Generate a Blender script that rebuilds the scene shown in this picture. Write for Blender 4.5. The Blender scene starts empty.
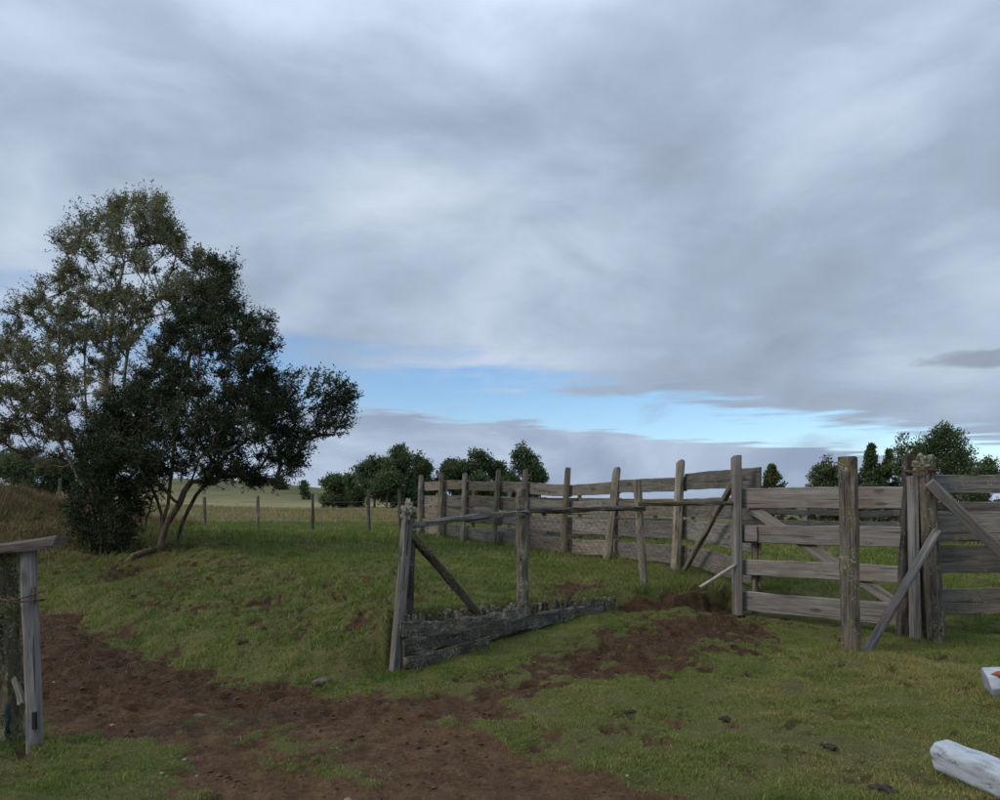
import bpy, math, random
import numpy as np
from mathutils import Vector, Matrix

# ------------------------------------------------------------------ camera, sky, sun, exposure
SC = bpy.context.scene
COL = SC.collection
F, CX, HZ, EYE = 760.0, 500.0, 500.0, 1.6       # focal length in photo pixels, centre column, eye-level row, eye height

cam_d = bpy.data.cameras.new('camera')
cam = bpy.data.objects.new('camera', cam_d); COL.objects.link(cam)
cam.location = (0, 0, EYE); cam.rotation_euler = (math.radians(90), 0, 0)
cam_d.sensor_width = 36; cam_d.lens = 36 * F / 1000; cam_d.shift_y = 0.1
cam_d.clip_start = 0.05; cam_d.clip_end = 12000
SC.camera = cam

SUN_EL, SUN_AZ = 36.0, -118.0                    # azimuth clockwise from +Y (the viewing direction)
sd = bpy.data.lights.new('sun', 'SUN'); sd.energy = 1.5; sd.angle = math.radians(18); sd.color = (1.0, 0.91, 0.78)
sun = bpy.data.objects.new('sun', sd); COL.objects.link(sun)
_e, _a = math.radians(SUN_EL), math.radians(SUN_AZ)
_dir = Vector((math.sin(_a) * math.cos(_e), math.cos(_a) * math.cos(_e), math.sin(_e)))
sun.rotation_euler = _dir.to_track_quat('Z', 'Y').to_euler()

SC.view_settings.view_transform = 'Standard'
SC.view_settings.look = 'None'
SC.view_settings.exposure = 0.42
SC.view_settings.gamma = 1.0
SC.view_settings.use_curve_mapping = False


class NT:
    """small helper for node trees"""
    def __init__(s, tree):
        s.t = tree; tree.nodes.clear()
    def n(s, typ, props=None, **ins):
        nd = s.t.nodes.new(typ)
        for k, v in (props or {}).items(): setattr(nd, k, v)
        for k, v in ins.items():
            key = int(k[1:]) if k[0] == 'i' and k[1:].isdigit() else k.replace('_', ' ')
            s.put(nd.inputs[key], v)
        return nd
    def put(s, sock, v):
        if isinstance(v, bpy.types.NodeSocket): s.t.links.new(v, sock)
        elif isinstance(v, bpy.types.Node): s.t.links.new(v.outputs[0], sock)
        else:
            if isinstance(v, tuple) and len(v) == 3 and sock.type == 'RGBA': v = v + (1,)
            sock.default_value = v
    def math(s, op, a, b=0.0, c=None):
        nd = s.n('ShaderNodeMath', {'operation': op}); s.put(nd.inputs[0], a); s.put(nd.inputs[1], b)
        if c is not None: s.put(nd.inputs[2], c)
        return nd.outputs[0]
    def smooth(s, v, a, b, lo=0.0, hi=1.0):
        nd = s.n('ShaderNodeMapRange', {'interpolation_type': 'SMOOTHSTEP'})
        for i, q in enumerate((v, a, b, lo, hi)): s.put(nd.inputs[i], q)
        return nd.outputs[0]
    def mix(s, f, a, b, mode='MIX'):
        nd = s.n('ShaderNodeMix', {'data_type': 'RGBA', 'blend_type': mode})
        s.put(nd.inputs[0], f); s.put(nd.inputs[6], a); s.put(nd.inputs[7], b)
        return nd.outputs[2]
    def noise(s, vec, scale, detail=4, rough=0.55, dist=0.0, dims='3D'):
        nd = s.n('ShaderNodeTexNoise', {'noise_dimensions': dims})
        s.put(nd.inputs['Vector'], vec); s.put(nd.inputs['Scale'], scale); s.put(nd.inputs['Detail'], detail)
        s.put(nd.inputs['Roughness'], rough); s.put(nd.inputs['Distortion'], dist)
        return nd.outputs[0]
    def ramp(s, f, stops):
        nd = s.n('ShaderNodeValToRGB'); s.put(nd.inputs[0], f); e = nd.color_ramp.elements
        while len(e) < len(stops): e.new(0.5)
        for q, (p, c) in zip(e, stops): q.position = p; q.color = tuple(c) + (1,)
        return nd.outputs[0]


world = bpy.data.worlds.new('World'); SC.world = world; world.use_nodes = True
w = NT(world.node_tree)
tc = w.n('ShaderNodeTexCoord').outputs['Generated']
sky = w.n('ShaderNodeTexSky', {'sky_type': 'NISHITA', 'sun_disc': False, 'sun_elevation': _e, 'sun_rotation': _a,
                              'altitude': 300, 'air_density': 1.0, 'dust_density': 0.4, 'ozone_density': 2.2})
sx = w.n('ShaderNodeSeparateXYZ'); w.put(sx.inputs[0], tc)
up = w.math('MAXIMUM', sx.outputs[2], 0.012)
px_ = w.math('DIVIDE', sx.outputs[0], up); py_ = w.math('DIVIDE', sx.outputs[1], up)   # a flat cloud deck seen from below
deck = w.n('ShaderNodeCombineXYZ'); w.put(deck.inputs[0], px_); w.put(deck.inputs[1], py_)
big = w.noise(deck.outputs[0], 0.42, 5, 0.5, 0.35)
mp = w.n('ShaderNodeMapping'); w.put(mp.inputs[0], deck.outputs[0]); mp.inputs['Location'].default_value = (3.3, 8.1, 2.0)
fine = w.noise(mp.outputs[0], 1.1, 6, 0.5, 0.3)
# soft directional noise so far banks stay smooth near the skyline
drc = w.n('ShaderNodeMapping'); w.put(drc.inputs[0], tc); drc.inputs['Scale'].default_value = (1, 1, 2.1); drc.inputs['Location'].default_value = (2.75, 6.1, 3.3)
soft = w.noise(drc.outputs[0], 2.4, 6, 0.50, 0.35)
soft2 = w.noise(drc.outputs[0], 6.0, 7, 0.53, 0.5)
dens = w.math('ADD', w.math('MULTIPLY', big, 0.08), w.math('ADD', w.math('MULTIPLY', fine, 0.04), w.math('ADD', w.math('MULTIPLY', soft, 0.64), w.math('MULTIPLY', soft2, 0.24))))
cloud = w.ramp(dens, [(0.34, (0.460, 0.525, 0.620)), (0.44, (0.360, 0.432, 0.535)), (0.53, (0.275, 0.335, 0.425)), (0.66, (0.205, 0.250, 0.322))])
bank = w.ramp(soft2,
              [(0.34, (0.36, 0.43, 0.545)), (0.50, (0.275, 0.340, 0.448)), (0.64, (0.225, 0.285, 0.385))])
# long clear slot between the near deck and the far bank
u = w.math('SUBTRACT', py_, w.math('MULTIPLY', px_, 0.82))
u = w.math('ADD', u, w.math('MULTIPLY', w.math('SUBTRACT', fine, 0.5), 5.0))
u = w.math('ADD', u, w.math('MULTIPLY', w.math('SUBTRACT', soft2, 0.5), 2.0))
slot_a = w.smooth(u, 5.3, 6.8); slot_b = w.smooth(u, 9.3, 10.5)
far = w.mix(slot_b, (0, 0, 0), (1, 1, 1))
blue = w.mix(1.0, sky.outputs[0], (0.081, 0.094, 0.107), 'MULTIPLY')
clear = w.math('MULTIPLY', slot_a, w.math('SUBTRACT', 1.0, slot_b))
wisp = w.smooth(soft2, 0.50, 0.72, 1.0, 0.45)
clear = w.math('MULTIPLY', w.math('MULTIPLY', clear, wisp), w.smooth(px_, -3.6, -1.7))
col = w.mix(slot_b, cloud, bank)
col = w.mix(clear, col, blue)
# one ragged low scud under the deck
dd = w.math('ADD', w.math('POWER', w.math('DIVIDE', w.math('SUBTRACT', px_, 3.55), 0.62), 2.0), w.math('POWER', w.math('DIVIDE', w.math('SUBTRACT', py_, 5.35), 0.42), 2.0))
dd = w.math('ADD', dd, w.math('MULTIPLY', w.math('SUBTRACT', w.noise(drc.outputs[0], 16, 6, 0.6, 0.3), 0.5), 3.2))
col = w.mix(w.smooth(dd, 1.3, 0.2, 0.0, 0.72), col, (0.185, 0.220, 0.285))
# overcast sky brightened towards the zenith, boosted to light the ground
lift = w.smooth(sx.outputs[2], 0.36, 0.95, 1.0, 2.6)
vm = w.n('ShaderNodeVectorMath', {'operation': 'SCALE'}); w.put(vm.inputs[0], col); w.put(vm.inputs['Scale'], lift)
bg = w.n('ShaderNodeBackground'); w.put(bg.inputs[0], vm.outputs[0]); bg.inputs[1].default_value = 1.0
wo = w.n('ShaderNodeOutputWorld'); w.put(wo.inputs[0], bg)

# ------------------------------------------------------------------ helpers
rng = np.random.default_rng(11)
random.seed(5)

def at(px, py, Y):
    return Vector(((px - CX) / F * Y, Y, EYE + (HZ - py) / F * Y))

def _hash(i, j, seed):
    h = (i.astype(np.int64) * 374761393 + j.astype(np.int64) * 668265263 + seed * 974711) & 0x7fffffff
    h = ((h ^ (h >> 13)) * 1274126177) & 0x7fffffff
    return ((h ^ (h >> 16)) & 0xffff) / 65535.0

def vnoise(x, y, seed=0):
    xi = np.floor(x); yi = np.floor(y); fx = x - xi; fy = y - yi
    fx = fx * fx * (3 - 2 * fx); fy = fy * fy * (3 - 2 * fy)
    a = _hash(xi, yi, seed); b = _hash(xi + 1, yi, seed); c = _hash(xi, yi + 1, seed); d = _hash(xi + 1, yi + 1, seed)
    return a + (b - a) * fx + (c - a) * fy + (a - b - c + d) * fx * fy

def fbm(x, y, seed=0, octv=4):
    s = 0; amp = 1; tot = 0
    for k in range(octv):
        s = s + amp * vnoise(x * 2 ** k + 17.3 * k, y * 2 ** k - 9.1 * k, seed + k); tot += amp; amp *= 0.5
    return s / tot

def sstep(v, a, b):
    t = np.clip((v - a) / (b - a), 0, 1); return t * t * (3 - 2 * t)

def tag(o, label=None, cat=None, group=None, kind=None):
    if label: o['label'] = label
    if cat: o['category'] = cat
    if group: o['group'] = group
    if kind: o['kind'] = kind
    return o

def empty(name, loc, label, cat, group=None):
    o = bpy.data.objects.new(name, None); COL.objects.link(o); o.location = loc; o.empty_display_size = 0.2
    return tag(o, label, cat, group)

def mesh_np(name, verts, faces, mat, parent=None, smooth=False, attrs=None, loc=None):
    """verts (n,3) array; faces = (m,k) array or a list of polygons"""
    me = bpy.data.meshes.new(name)
    verts = np.asarray(verts, dtype=np.float32)
    if isinstance(faces, np.ndarray):
        m, k = faces.shape
        me.vertices.add(len(verts)); me.vertices.foreach_set('co', verts.ravel())
        me.loops.add(m * k); me.loops.foreach_set('vertex_index', faces.astype(np.int32).ravel())
        me.polygons.add(m); me.polygons.foreach_set('loop_start', np.arange(0, m * k, k, dtype=np.int32))
        me.update(calc_edges=True)
    else:
        me.from_pydata([tuple(v) for v in verts], [], [tuple(f) for f in faces])
    me.polygons.foreach_set('use_smooth', np.full(len(me.polygons), smooth, dtype=bool))
    for an, av in (attrs or {}).items():
        a = me.attributes.new(an, 'FLOAT', 'POINT'); a.data.foreach_set('value', np.asarray(av, dtype=np.float32))
    if mat: me.materials.append(mat)
    me.update()
    o = bpy.data.objects.new(name, me); COL.objects.link(o)
    if parent is not None: o.parent = parent
    if loc is not None: o.location = loc
    return o

# ------------------------------------------------------------------ materials
def new_mat(name):
    m = bpy.data.materials.new(name); m.use_nodes = True
    return m, NT(m.node_tree)

def finish(t, color, rough=0.9, bump=None, bstr=0.3, bdist=0.01, spec=0.25, trans=None):
    p = t.n('ShaderNodeBsdfPrincipled'); t.put(p.inputs['Base Color'], color); t.put(p.inputs['Roughness'], rough)
    t.put(p.inputs['Specular IOR Level'], spec)
    if bump is not None:
        b = t.n('ShaderNodeBump'); b.inputs['Strength'].default_value = bstr; b.inputs['Distance'].default_value = bdist
        t.put(b.inputs['Height'], bump); t.put(p.inputs['Normal'], b.outputs[0])
    out = t.n('ShaderNodeOutputMaterial')
    if trans is not None:
        tr = t.n('ShaderNodeBsdfTranslucent'); t.put(tr.inputs[0], color)
        mx = t.n('ShaderNodeMixShader'); t.put(mx.inputs[0], trans); t.put(mx.inputs[1], p); t.put(mx.inputs[2], tr)
        t.put(out.inputs[0], mx)
    else:
        t.put(out.inputs[0], p)

def wood(name, dark, mid, pale, lichen=0.2, lcol=(0.36, 0.37, 0.29), moss=0.0, stain=(0.10, 0.06, 0.04), stain_amt=0.35):
    m, t = new_mat(name)
    tcn = t.n('ShaderNodeTexCoord'); oi = t.n('ShaderNodeObjectInfo')
    off = t.n('ShaderNodeVectorMath', {'operation': 'SCALE'})
    cmb = t.n('ShaderNodeCombineXYZ'); 
    for i in range(3): t.put(cmb.inputs[i], oi.outputs['Random'])
    t.put(off.inputs[0], cmb.outputs[0]); off.inputs['Scale'].default_value = 37.0
    ad = t.n('ShaderNodeVectorMath', {'operation': 'ADD'}); t.put(ad.inputs[0], tcn.outputs['Object']); t.put(ad.inputs[1], off.outputs[0])
    v = ad.outputs[0]
    def stretched(sc):
        mpn = t.n('ShaderNodeMapping'); t.put(mpn.inputs[0], v); mpn.inputs['Scale'].default_value = sc; return mpn.outputs[0]
    g1 = t.noise(stretched((1.1, 13, 13)), 1.6, 6, 0.62, 0.5)
    g2 = t.noise(stretched((2.0, 60, 60)), 1.5, 4, 0.6)
    big = t.noise(v, 2.2, 3, 0.5)
    g = t.math('ADD', t.math('MULTIPLY', g1, 0.6), t.math('MULTIPLY', g2, 0.4))
    c = t.ramp(g, [(0.30, dark), (0.47, mid), (0.66, pale)])
    st = t.math('MULTIPLY', t.smooth(big, 0.48, 0.68), stain_amt)
    c = t.mix(st, c, stain)
    # split checks along the grain
    ck = t.smooth(t.noise(stretched((0.7, 26, 26)), 1.3, 2, 0.5, 0.4), 0.30, 0.36, 1.0, 0.0)
    c = t.mix(t.math('MULTIPLY', ck, 0.75), c, tuple(q * 0.35 for q in dark))
    kv = t.n('ShaderNodeTexVoronoi'); t.put(kv.inputs['Vector'], stretched((2.2, 5.5, 5.5))); kv.inputs['Scale'].default_value = 1.0
    kn = t.smooth(t.math('ADD', kv.outputs['Distance'], t.math('MULTIPLY', t.math('SUBTRACT', g1, 0.5), 0.25)), 0.10, 0.20, 1.0, 0.0)
    c = t.mix(t.math('MULTIPLY', kn, 0.6), c, tuple(q * 0.5 for q in dark))
    ln = t.noise(v, 48, 5, 0.75); lb = t.noise(v, 4.5, 3, 0.6)
    lm = t.math('MULTIPLY', t.smooth(t.math('ADD', t.math('MULTIPLY', ln, 0.65), t.math('MULTIPLY', lb, 0.35)), 0.60 - 0.14 * lichen, 0.68 - 0.12 * lichen), min(1.0, lichen * 2.2))
    lc = t.mix(t.smooth(t.noise(v, 12, 2), 0.4, 0.6), lcol, (lcol[0] * 0.62, lcol[1] * 0.68, lcol[2] * 0.42))
    c = t.mix(lm, c, lc)
    if moss > 0:
        geo = t.n('ShaderNodeNewGeometry'); sp = t.n('ShaderNodeSeparateXYZ'); t.put(sp.inputs[0], geo.outputs['Normal'])
        mm = t.math('MULTIPLY', t.smooth(t.math('ADD', sp.outputs[2], t.math('MULTIPLY', lb, 0.9)), 0.75, 1.25), moss)
        c = t.mix(mm, c, (0.075, 0.085, 0.03))
    hv = t.n('ShaderNodeHueSaturation'); t.put(hv.inputs['Color'], c)
    t.put(hv.inputs['Value'], t.math('MULTIPLY_ADD', oi.outputs['Random'], 0.55, 0.70)); t.put(hv.inputs['Saturation'], t.math('MULTIPLY_ADD', t.math('FRACT', t.math('MULTIPLY', oi.outputs['Random'], 7.3)), 0.8, 0.65))
    h = t.math('SUBTRACT', t.math('ADD', g, t.math('MULTIPLY', lm, 0.35)), t.math('MULTIPLY', ck, 0.8))
    finish(t, hv.outputs[0], 0.92, h, 0.9, 0.012, 0.15)
    return m

M = {}
M['board'] = wood('weathered_grey_board', (0.052, 0.045, 0.039), (0.135, 0.120, 0.105), (0.24, 0.218, 0.195), lichen=0.52, lcol=(0.27, 0.255, 0.21), moss=0.25)
M['gate'] = wood('silver_grey_gate_wood', (0.060, 0.054, 0.050), (0.135, 0.125, 0.117), (0.215, 0.203, 0.192), lichen=0.36, lcol=(0.24, 0.235, 0.205), stain=(0.10, 0.062, 0.048), stain_amt=0.4)
M['stake'] = wood('split_brown_stake_wood', (0.055, 0.046, 0.032), (0.155, 0.132, 0.092), (0.28, 0.245, 0.175), lichen=0.36, lcol=(0.29, 0.28, 0.17), moss=0.35)
M['post'] = wood('lichen_spotted_post_wood', (0.022, 0.019, 0.017), (0.068, 0.060, 0.053), (0.16, 0.146, 0.130), lichen=0.60, lcol=(0.235, 0.222, 0.178), moss=0.25)
M['dark'] = wood('dark_rotten_wood', (0.020, 0.018, 0.016), (0.052, 0.046, 0.041), (0.115, 0.105, 0.094), lichen=0.50, lcol=(0.27, 0.26, 0.225), moss=0.3)
M['crust'] = wood('lichen_crusted_rotten_wood', (0.017, 0.014, 0.012), (0.055, 0.046, 0.040), (0.13, 0.112, 0.096), lichen=0.88, lcol=(0.27, 0.245, 0.205), moss=0.3)
M['mossy'] = wood('mossy_lichened_post', (0.022, 0.020, 0.015), (0.062, 0.056, 0.043), (0.13, 0.118, 0.095), lichen=0.9, lcol=(0.26, 0.26, 0.20), moss=0.4)
M['far'] = wood('far_fence_wood', (0.04, 0.037, 0.034), (0.088, 0.081, 0.074), (0.16, 0.15, 0.14), lichen=0.25)
M['pale'] = wood('pale_planed_post_wood', (0.085, 0.074, 0.069), (0.148, 0.131, 0.124), (0.21, 0.19, 0.178), lichen=0.08, lcol=(0.22, 0.22, 0.19), stain=(0.10, 0.058, 0.04), stain_amt=0.4)

def simple(name, c1, c2, scale=8, rough=0.9, bstr=0.3, bdist=0.01):
    m, t = new_mat(name); v = t.n('ShaderNodeTexCoord').outputs['Object']
    f = t.noise(v, scale, 6, 0.65)
    finish(t, t.mix(t.smooth(f, 0.35, 0.65), c1, c2), rough, f, bstr, bdist)
    return m
M['lichen'] = simple('crusty_grey_green_lichen', (0.055, 0.055, 0.035), (0.24, 0.24, 0.165), 30, bstr=1.0, bdist=0.02)
M['rust'] = simple('rusty_wire', (0.06, 0.03, 0.02), (0.13, 0.07, 0.045), 40)
M['wire'] = simple('galvanised_wire', (0.07, 0.07, 0.07), (0.13, 0.13, 0.13), 30, 0.5)
M['stone'] = simple('brown_field_stone', (0.05, 0.036, 0.025), (0.125, 0.094, 0.068), 14, bstr=0.6)
M['pebble'] = simple('pale_pebble', (0.12, 0.092, 0.064), (0.26, 0.215, 0.165), 20)
M['clod'] = simple('red_brown_clod', (0.026, 0.015, 0.008), (0.085, 0.048, 0.026), 10, bstr=0.8, bdist=0.02)
M['teal'] = simple('faded_teal_rope', (0.006, 0.018, 0.022), (0.012, 0.035, 0.042), 60)
M['dung'] = simple('dark_dung', (0.012, 0.010, 0.007), (0.035, 0.028, 0.018), 18, bstr=0.8)
M['stick'] = simple('bleached_stick', (0.20, 0.18, 0.15), (0.36, 0.335, 0.30), 25)

def whitewash():
    m, t = new_mat('chipped_whitewash'); v = t.n('ShaderNodeTexCoord').outputs['Object']
    mpn = t.n('ShaderNodeMapping'); t.put(mpn.inputs[0], v); mpn.inputs['Scale'].default_value = (2, 9, 9)
    n1 = t.noise(mpn.outputs[0], 2.2, 7, 0.7, 0.4); n2 = t.noise(v, 6, 5, 0.6)
    c = t.mix(t.smooth(n1, 0.40, 0.66), (0.33, 0.365, 0.405), (0.19, 0.21, 0.23))
    c = t.mix(t.smooth(t.math('ADD', t.math('MULTIPLY', n1, 0.6), t.math('MULTIPLY', n2, 0.4)), 0.560, 0.62), c, (0.15, 0.13, 0.11))
    finish(t, c, 0.85, n1, 0.6, 0.01); return m
M['white'] = whitewash()

def bark(name, c1, c2):
    m, t = new_mat(name); v = t.n('ShaderNodeTexCoord').outputs['Object']
    mpn = t.n('ShaderNodeMapping'); t.put(mpn.inputs[0], v); mpn.inputs['Scale'].default_value = (16, 16, 3)
    f = t.noise(mpn.outputs[0], 1.3, 6, 0.65, 0.5)
    finish(t, t.mix(t.smooth(f, 0.35, 0.65), c1, c2), 0.95, f, 0.9, 0.02, 0.1); return m
M['bark_pale'] = bark('pale_bark', (0.12, 0.104, 0.076), (0.32, 0.285, 0.22))
M['bark_brown'] = bark('brown_bark', (0.055, 0.042, 0.03), (0.17, 0.13, 0.095))

def leafmat(name, c1, c2, c3, trans=0.28, spec=0.3, rough=0.6):
    m, t = new_mat(name)
    a = t.n('ShaderNodeAttribute', {'attribute_name': 'tint'}).outputs['Fac']
    finish(t, t.ramp(a, [(0.0, c1), (0.55, c2), (1.0, c3)]), rough, None, spec=spec, trans=trans); return m
M['leaf_olive'] = leafmat('olive_leaves', (0.038, 0.046, 0.018), (0.100, 0.106, 0.048), (0.205, 0.198, 0.108), 0.34)
M['leaf_dark'] = leafmat('dark_evergreen_leaves', (0.012, 0.020, 0.009), (0.026, 0.041, 0.016), (0.058, 0.070, 0.028), 0.18, 0.2)
M['leaf_shrub'] = leafmat('dark_shrub_leaves', (0.012, 0.022, 0.010), (0.026, 0.044, 0.018), (0.046, 0.064, 0.026), 0.18, 0.2)
M['leaf_far'] = leafmat('far_tree_leaves', (0.030, 0.050, 0.021), (0.066, 0.098, 0.038), (0.125, 0.155, 0.060), 0.3, 0.2)
M['leaf_far2'] = leafmat('far_conifer_leaves', (0.030, 0.045, 0.016), (0.072, 0.088, 0.028), (0.13, 0.135, 0.045), 0.3, 0.2)
M['grass'] = leafmat('grass_blades', (0.076, 0.122, 0.022), (0.146, 0.178, 0.044), (0.285, 0.235, 0.095), 0.32, 0.2, 0.7)

M['hay'] = leafmat('straw_pasture_grass', (0.135, 0.130, 0.050), (0.225, 0.195, 0.088), (0.30, 0.25, 0.130), 0.3, 0.2, 0.8)
M['dry_grass'] = leafmat('dead_brown_grass', (0.060, 0.040, 0.020), (0.135, 0.095, 0.052), (0.22, 0.18, 0.095), 0.25, 0.2, 0.8)

# ------------------------------------------------------------------ ground form
XF = np.array([-60, -16, -11, -7.5, -3.97, -2.4, -1.48, -0.99, 0.27, 1.53, 2.2, 3.1, 4.7, 9, 60.])
YF = np.array([13.5, 13.5, 13.4, 12.4, 8.5, 7.3, 6.85, 7.2, 8.72, 9.72, 9.75, 10.25, 9.6, 9.5, 9.5])
XH = np.array([-60, -16, -12, -8, -5, -1.5, -1.0, 0.3, 1.5, 3, 5, 10, 60.])
HH = np.array([1.7, 1.6, 1.35, 0.85, 0.62, 0.53, 0.50, 0.43, 0.40, 0.40, 0.34, 0.34, 0.34])
XW = np.array([-60, -12, -4, -2.2, -1.5, -1.1, 1.4, 1.8, 3, 5, 10, 60.])
WW = np.array([3.0, 3.0, 3.2, 2.6, 1.8, 0.22, 0.22, 0.08, 0.09, 1.0, 1.2, 1.2])
XB = np.array([-60, -10, -4, -1.2, -0.9, 0, 1, 1.6, 2.4, 3.05, 4.6, 10, 60.])
FB = np.array([0.0, 0.0, -0.08, -0.10, -0.05, 0.12, 0.27, 0.26, 0.25, 0.12, 0.10, 0.10, 0.1])

def base_height(x, y):
    x = np.asarray(x, float); y = np.asarray(y, float)
    yf = np.interp(x, XF, YF) + (0.16 * (fbm(x * 1.3, y * 0, 3) - 0.5) + 0.34 * (fbm(x * 3.5, y * 0, 4) - 0.5) * np.exp(-((x - 2.4) / 0.7) ** 2)) * (np.abs(x - 0.3) > 1.25)
    s = (y - yf) * 0.72
    top = np.interp(x, XH, HH); wid = np.interp(x, XW, WW); fb = np.interp(x, XB, FB)
    front = 0.0 - 0.09 * sstep(-x, 0.5, 2.2) * sstep(y, 5.4, 7.2)
    front = front + (fb - front) * np.exp(-np.maximum(-s, 0) / (0.75 + 0.5 * np.exp(-((x - 2.0) / 0.8) ** 2)))
    k = 0.3 * sstep(s, 0.0, np.minimum(0.45, wid)) + 0.7 * sstep(s, 0.0, wid)
    z = front + (top - front) * k
    plate = np.exp(-((x + 14.5) ** 2 + (y - 20) ** 2) / (2 * 2.4 ** 2)) * 0.62
    far = 0.50 + 0 * x
    far = far + 5.0 * np.exp(-((x + 62) ** 2 + (y - 150) ** 2) / (2 * 28 ** 2))
    far = far + 1.6 * np.exp(-((x + 38) ** 2 + (y - 52) ** 2) / (2 * 9 ** 2))
    far = far + 0.32 * sstep(y, 28, 80) * (1 - sstep(x, -4, 14))
    far = far - 2.4 * sstep(y, 30, 80) * sstep(x, -2, 18)
    far = far - np.maximum(y - 200, 0) * 0.004 - np.maximum(np.abs(x) - 300, 0) * 0.003
    z = z + plate * k
    z = z + (far - z) * sstep(y, 19, 27)
    # tussock mound round the free-standing post
    z = z + 0.10 * np.exp(-((x - 3.42) ** 2 + (y - 7.55) ** 2) / (2 * 0.38 ** 2))
    z = z + 0.05 * np.exp(-((x - 4.3) ** 2 + (y - 6.6) ** 2) / (2 * 0.5 ** 2))
    z = z - 0.30 * np.exp(-((x + 6.35) ** 2 / (2 * 0.30 ** 2) + (y - 13.35) ** 2 / (2 * 0.55 ** 2)))
    # low swells
    near = 1 - sstep(y, 40, 90)
    z = z + near * (0.075 * (fbm(x * 0.55, y * 0.55, 21) - 0.5) + 0.05 * (fbm(x * 1.7, y * 1.7, 22) - 0.5))
    return z

def on_ground(px, py):
    """world x, y where the sight line through a photo pixel meets the ground"""
    ys = np.concatenate([np.linspace(2.0, 14, 1201), np.geomspace(14.01, 300, 600)])
    xs = (px - CX) / F * ys
    d = EYE + (HZ - py) / F * ys - base_height(xs, ys)
    i = int(np.argmax(d < 0)) if (d < 0).any() else len(ys) - 1
    return xs[i], ys[i]

def poly(pts):
    return [on_ground(*p) for p in pts]

def poly_sd(x, y, P):
    """signed distance, positive inside"""
    P = np.array(P); n = len(P); best = np.full(x.shape, 1e9); ins = np.zeros(x.shape, bool)
    for i in range(n):
        a = P[i]; b = P[(i + 1) % n]; e = b - a
        wx = x - a[0]; wy = y - a[1]
        tt = np.clip((wx * e[0] + wy * e[1]) / (e @ e + 1e-12), 0, 1)
        best = np.minimum(best, (wx - e[0] * tt) ** 2 + (wy - e[1] * tt) ** 2)
        c = ((a[1] <= y) != (b[1] <= y)) & (wx < e[0] * (y - a[1]) / (e[1] if abs(e[1]) > 1e-9 else 1e-9))
        ins ^= c
    return np.where(ins, 1, -1) * np.sqrt(best)

TRACK = poly([(-150, 600), (-40, 598), (45, 603), (100, 628), (150, 652), (220, 674), (300, 690), (340, 697), (388, 686), (450, 694), (487, 702),
              (478, 716), (515, 738), (560, 752), (620, 772), (690, 792)]) + [(0.95, 3.6), (0.9, 1.0), (-2.3, 1.0), (-2.1, 3.4)] + poly([(172, 797), (158, 770), (118, 744), (50, 726), (-40, 716)]) + [(-6, 5.9), (-12, 9.0)]
ISLAND = poly([(185, 716), (290, 710), (335, 735), (395, 760), (405, 798), (330, 796), (265, 765), (215, 740)])
SCAR = poly([(455, 700), (495, 680), (545, 655), (590, 630), (640, 612), (690, 606), (735, 607), (790, 626), (762, 648), (700, 664), (645, 670), (590, 674), (545, 692), (500, 706)])
SCAR2 = poly([(525, 600), (560, 580), (595, 578), (610, 588), (580, 598)])
SCAR3 = poly([(750, 592), (830, 590), (905, 600), (905, 612), (800, 606), (750, 602)])

def soil_amount(x, y):
    """1 = bare red-brown earth, 0 = turf"""
    n = fbm(x * 2.3, y * 2.3, 40) - 0.5; n2 = fbm(x * 8, y * 8, 41) - 0.5; n3 = fbm(x * 0.9, y * 0.9, 42) - 0.5
    a = sstep(poly_sd(x, y, TRACK) + 0.75 * n + 0.75 * n2, -0.14, 0.22)
    isl = sstep(poly_sd(x, y, ISLAND) + 0.5 * n + 0.5 * n2, -0.12, 0.22)
    a = a * (1 - 0.72 * isl * sstep(n2 + 0.5, 0.35, 0.6))
    a = np.maximum(a, 0.95 * sstep(poly_sd(x, y, SCAR) + 0.75 * n + 1.5 * n2, -0.22, 0.34))
    a = np.maximum(a, 0.85 * sstep(poly_sd(x, y, SCAR2) + 1.2 * n + 0.6 * n2, -0.15, 0.35))
    a = np.maximum(a, 0.6 * sstep(poly_sd(x, y, SCAR3) + 1.2 * n + 0.6 * n2, -0.15, 0.35))
    # trampled patches up the bank and at its foot
    yf = np.interp(x, XF, YF); s = y - yf
    bankz = sstep(s, 0.2, 1.0) * (1 - sstep(s, 4.5, 7.5)) * (1 - sstep(x, -0.8, 0.3)) * sstep(x, -11, -8)
    a = np.maximum(a, 0.98 * bankz * sstep(0.45 * n + 0.45 * n3 + 0.8 * n2 + 0.8 * (fbm(x * 15, y * 15, 43, 2) - 0.5) - 0.10 * sstep(s, 2.5, 5.5), -0.02, 0.16))
    a = np.maximum(a, 0.85 * sstep(0.6 * n + 0.9 * n2 + 0.4 * (fbm(x * 15, y * 15, 43, 2) - 0.5), 0.19, 0.28) * (y < 12) * (y < np.interp(x, XF, YF)))
    # raw earth on the little eroded step left of the gate
    step = np.exp(-((s + 0.08) / 0.14) ** 2) * sstep(x, 1.35, 1.7) * (1 - sstep(x, 3.1, 3.5))
    a = np.maximum(a, sstep(step + 0.5 * n, 0.25, 0.5))
    a = np.maximum(a, 0.9 * np.exp(-((x + 6.35) ** 2 / (2 * 0.34 ** 2) + (y - 13.35) ** 2 / (2 * 0.6 ** 2))))
    knoll = sstep(-x, 8.2, 10.2) * sstep(y, 12.8, 14.2) * (1 - sstep(y, 22, 26))
    a = np.maximum(a, 0.62 * knoll * sstep(n + 0.5 * n2, -0.12, 0.12))
    return np.clip(a, 0, 1)

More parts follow.
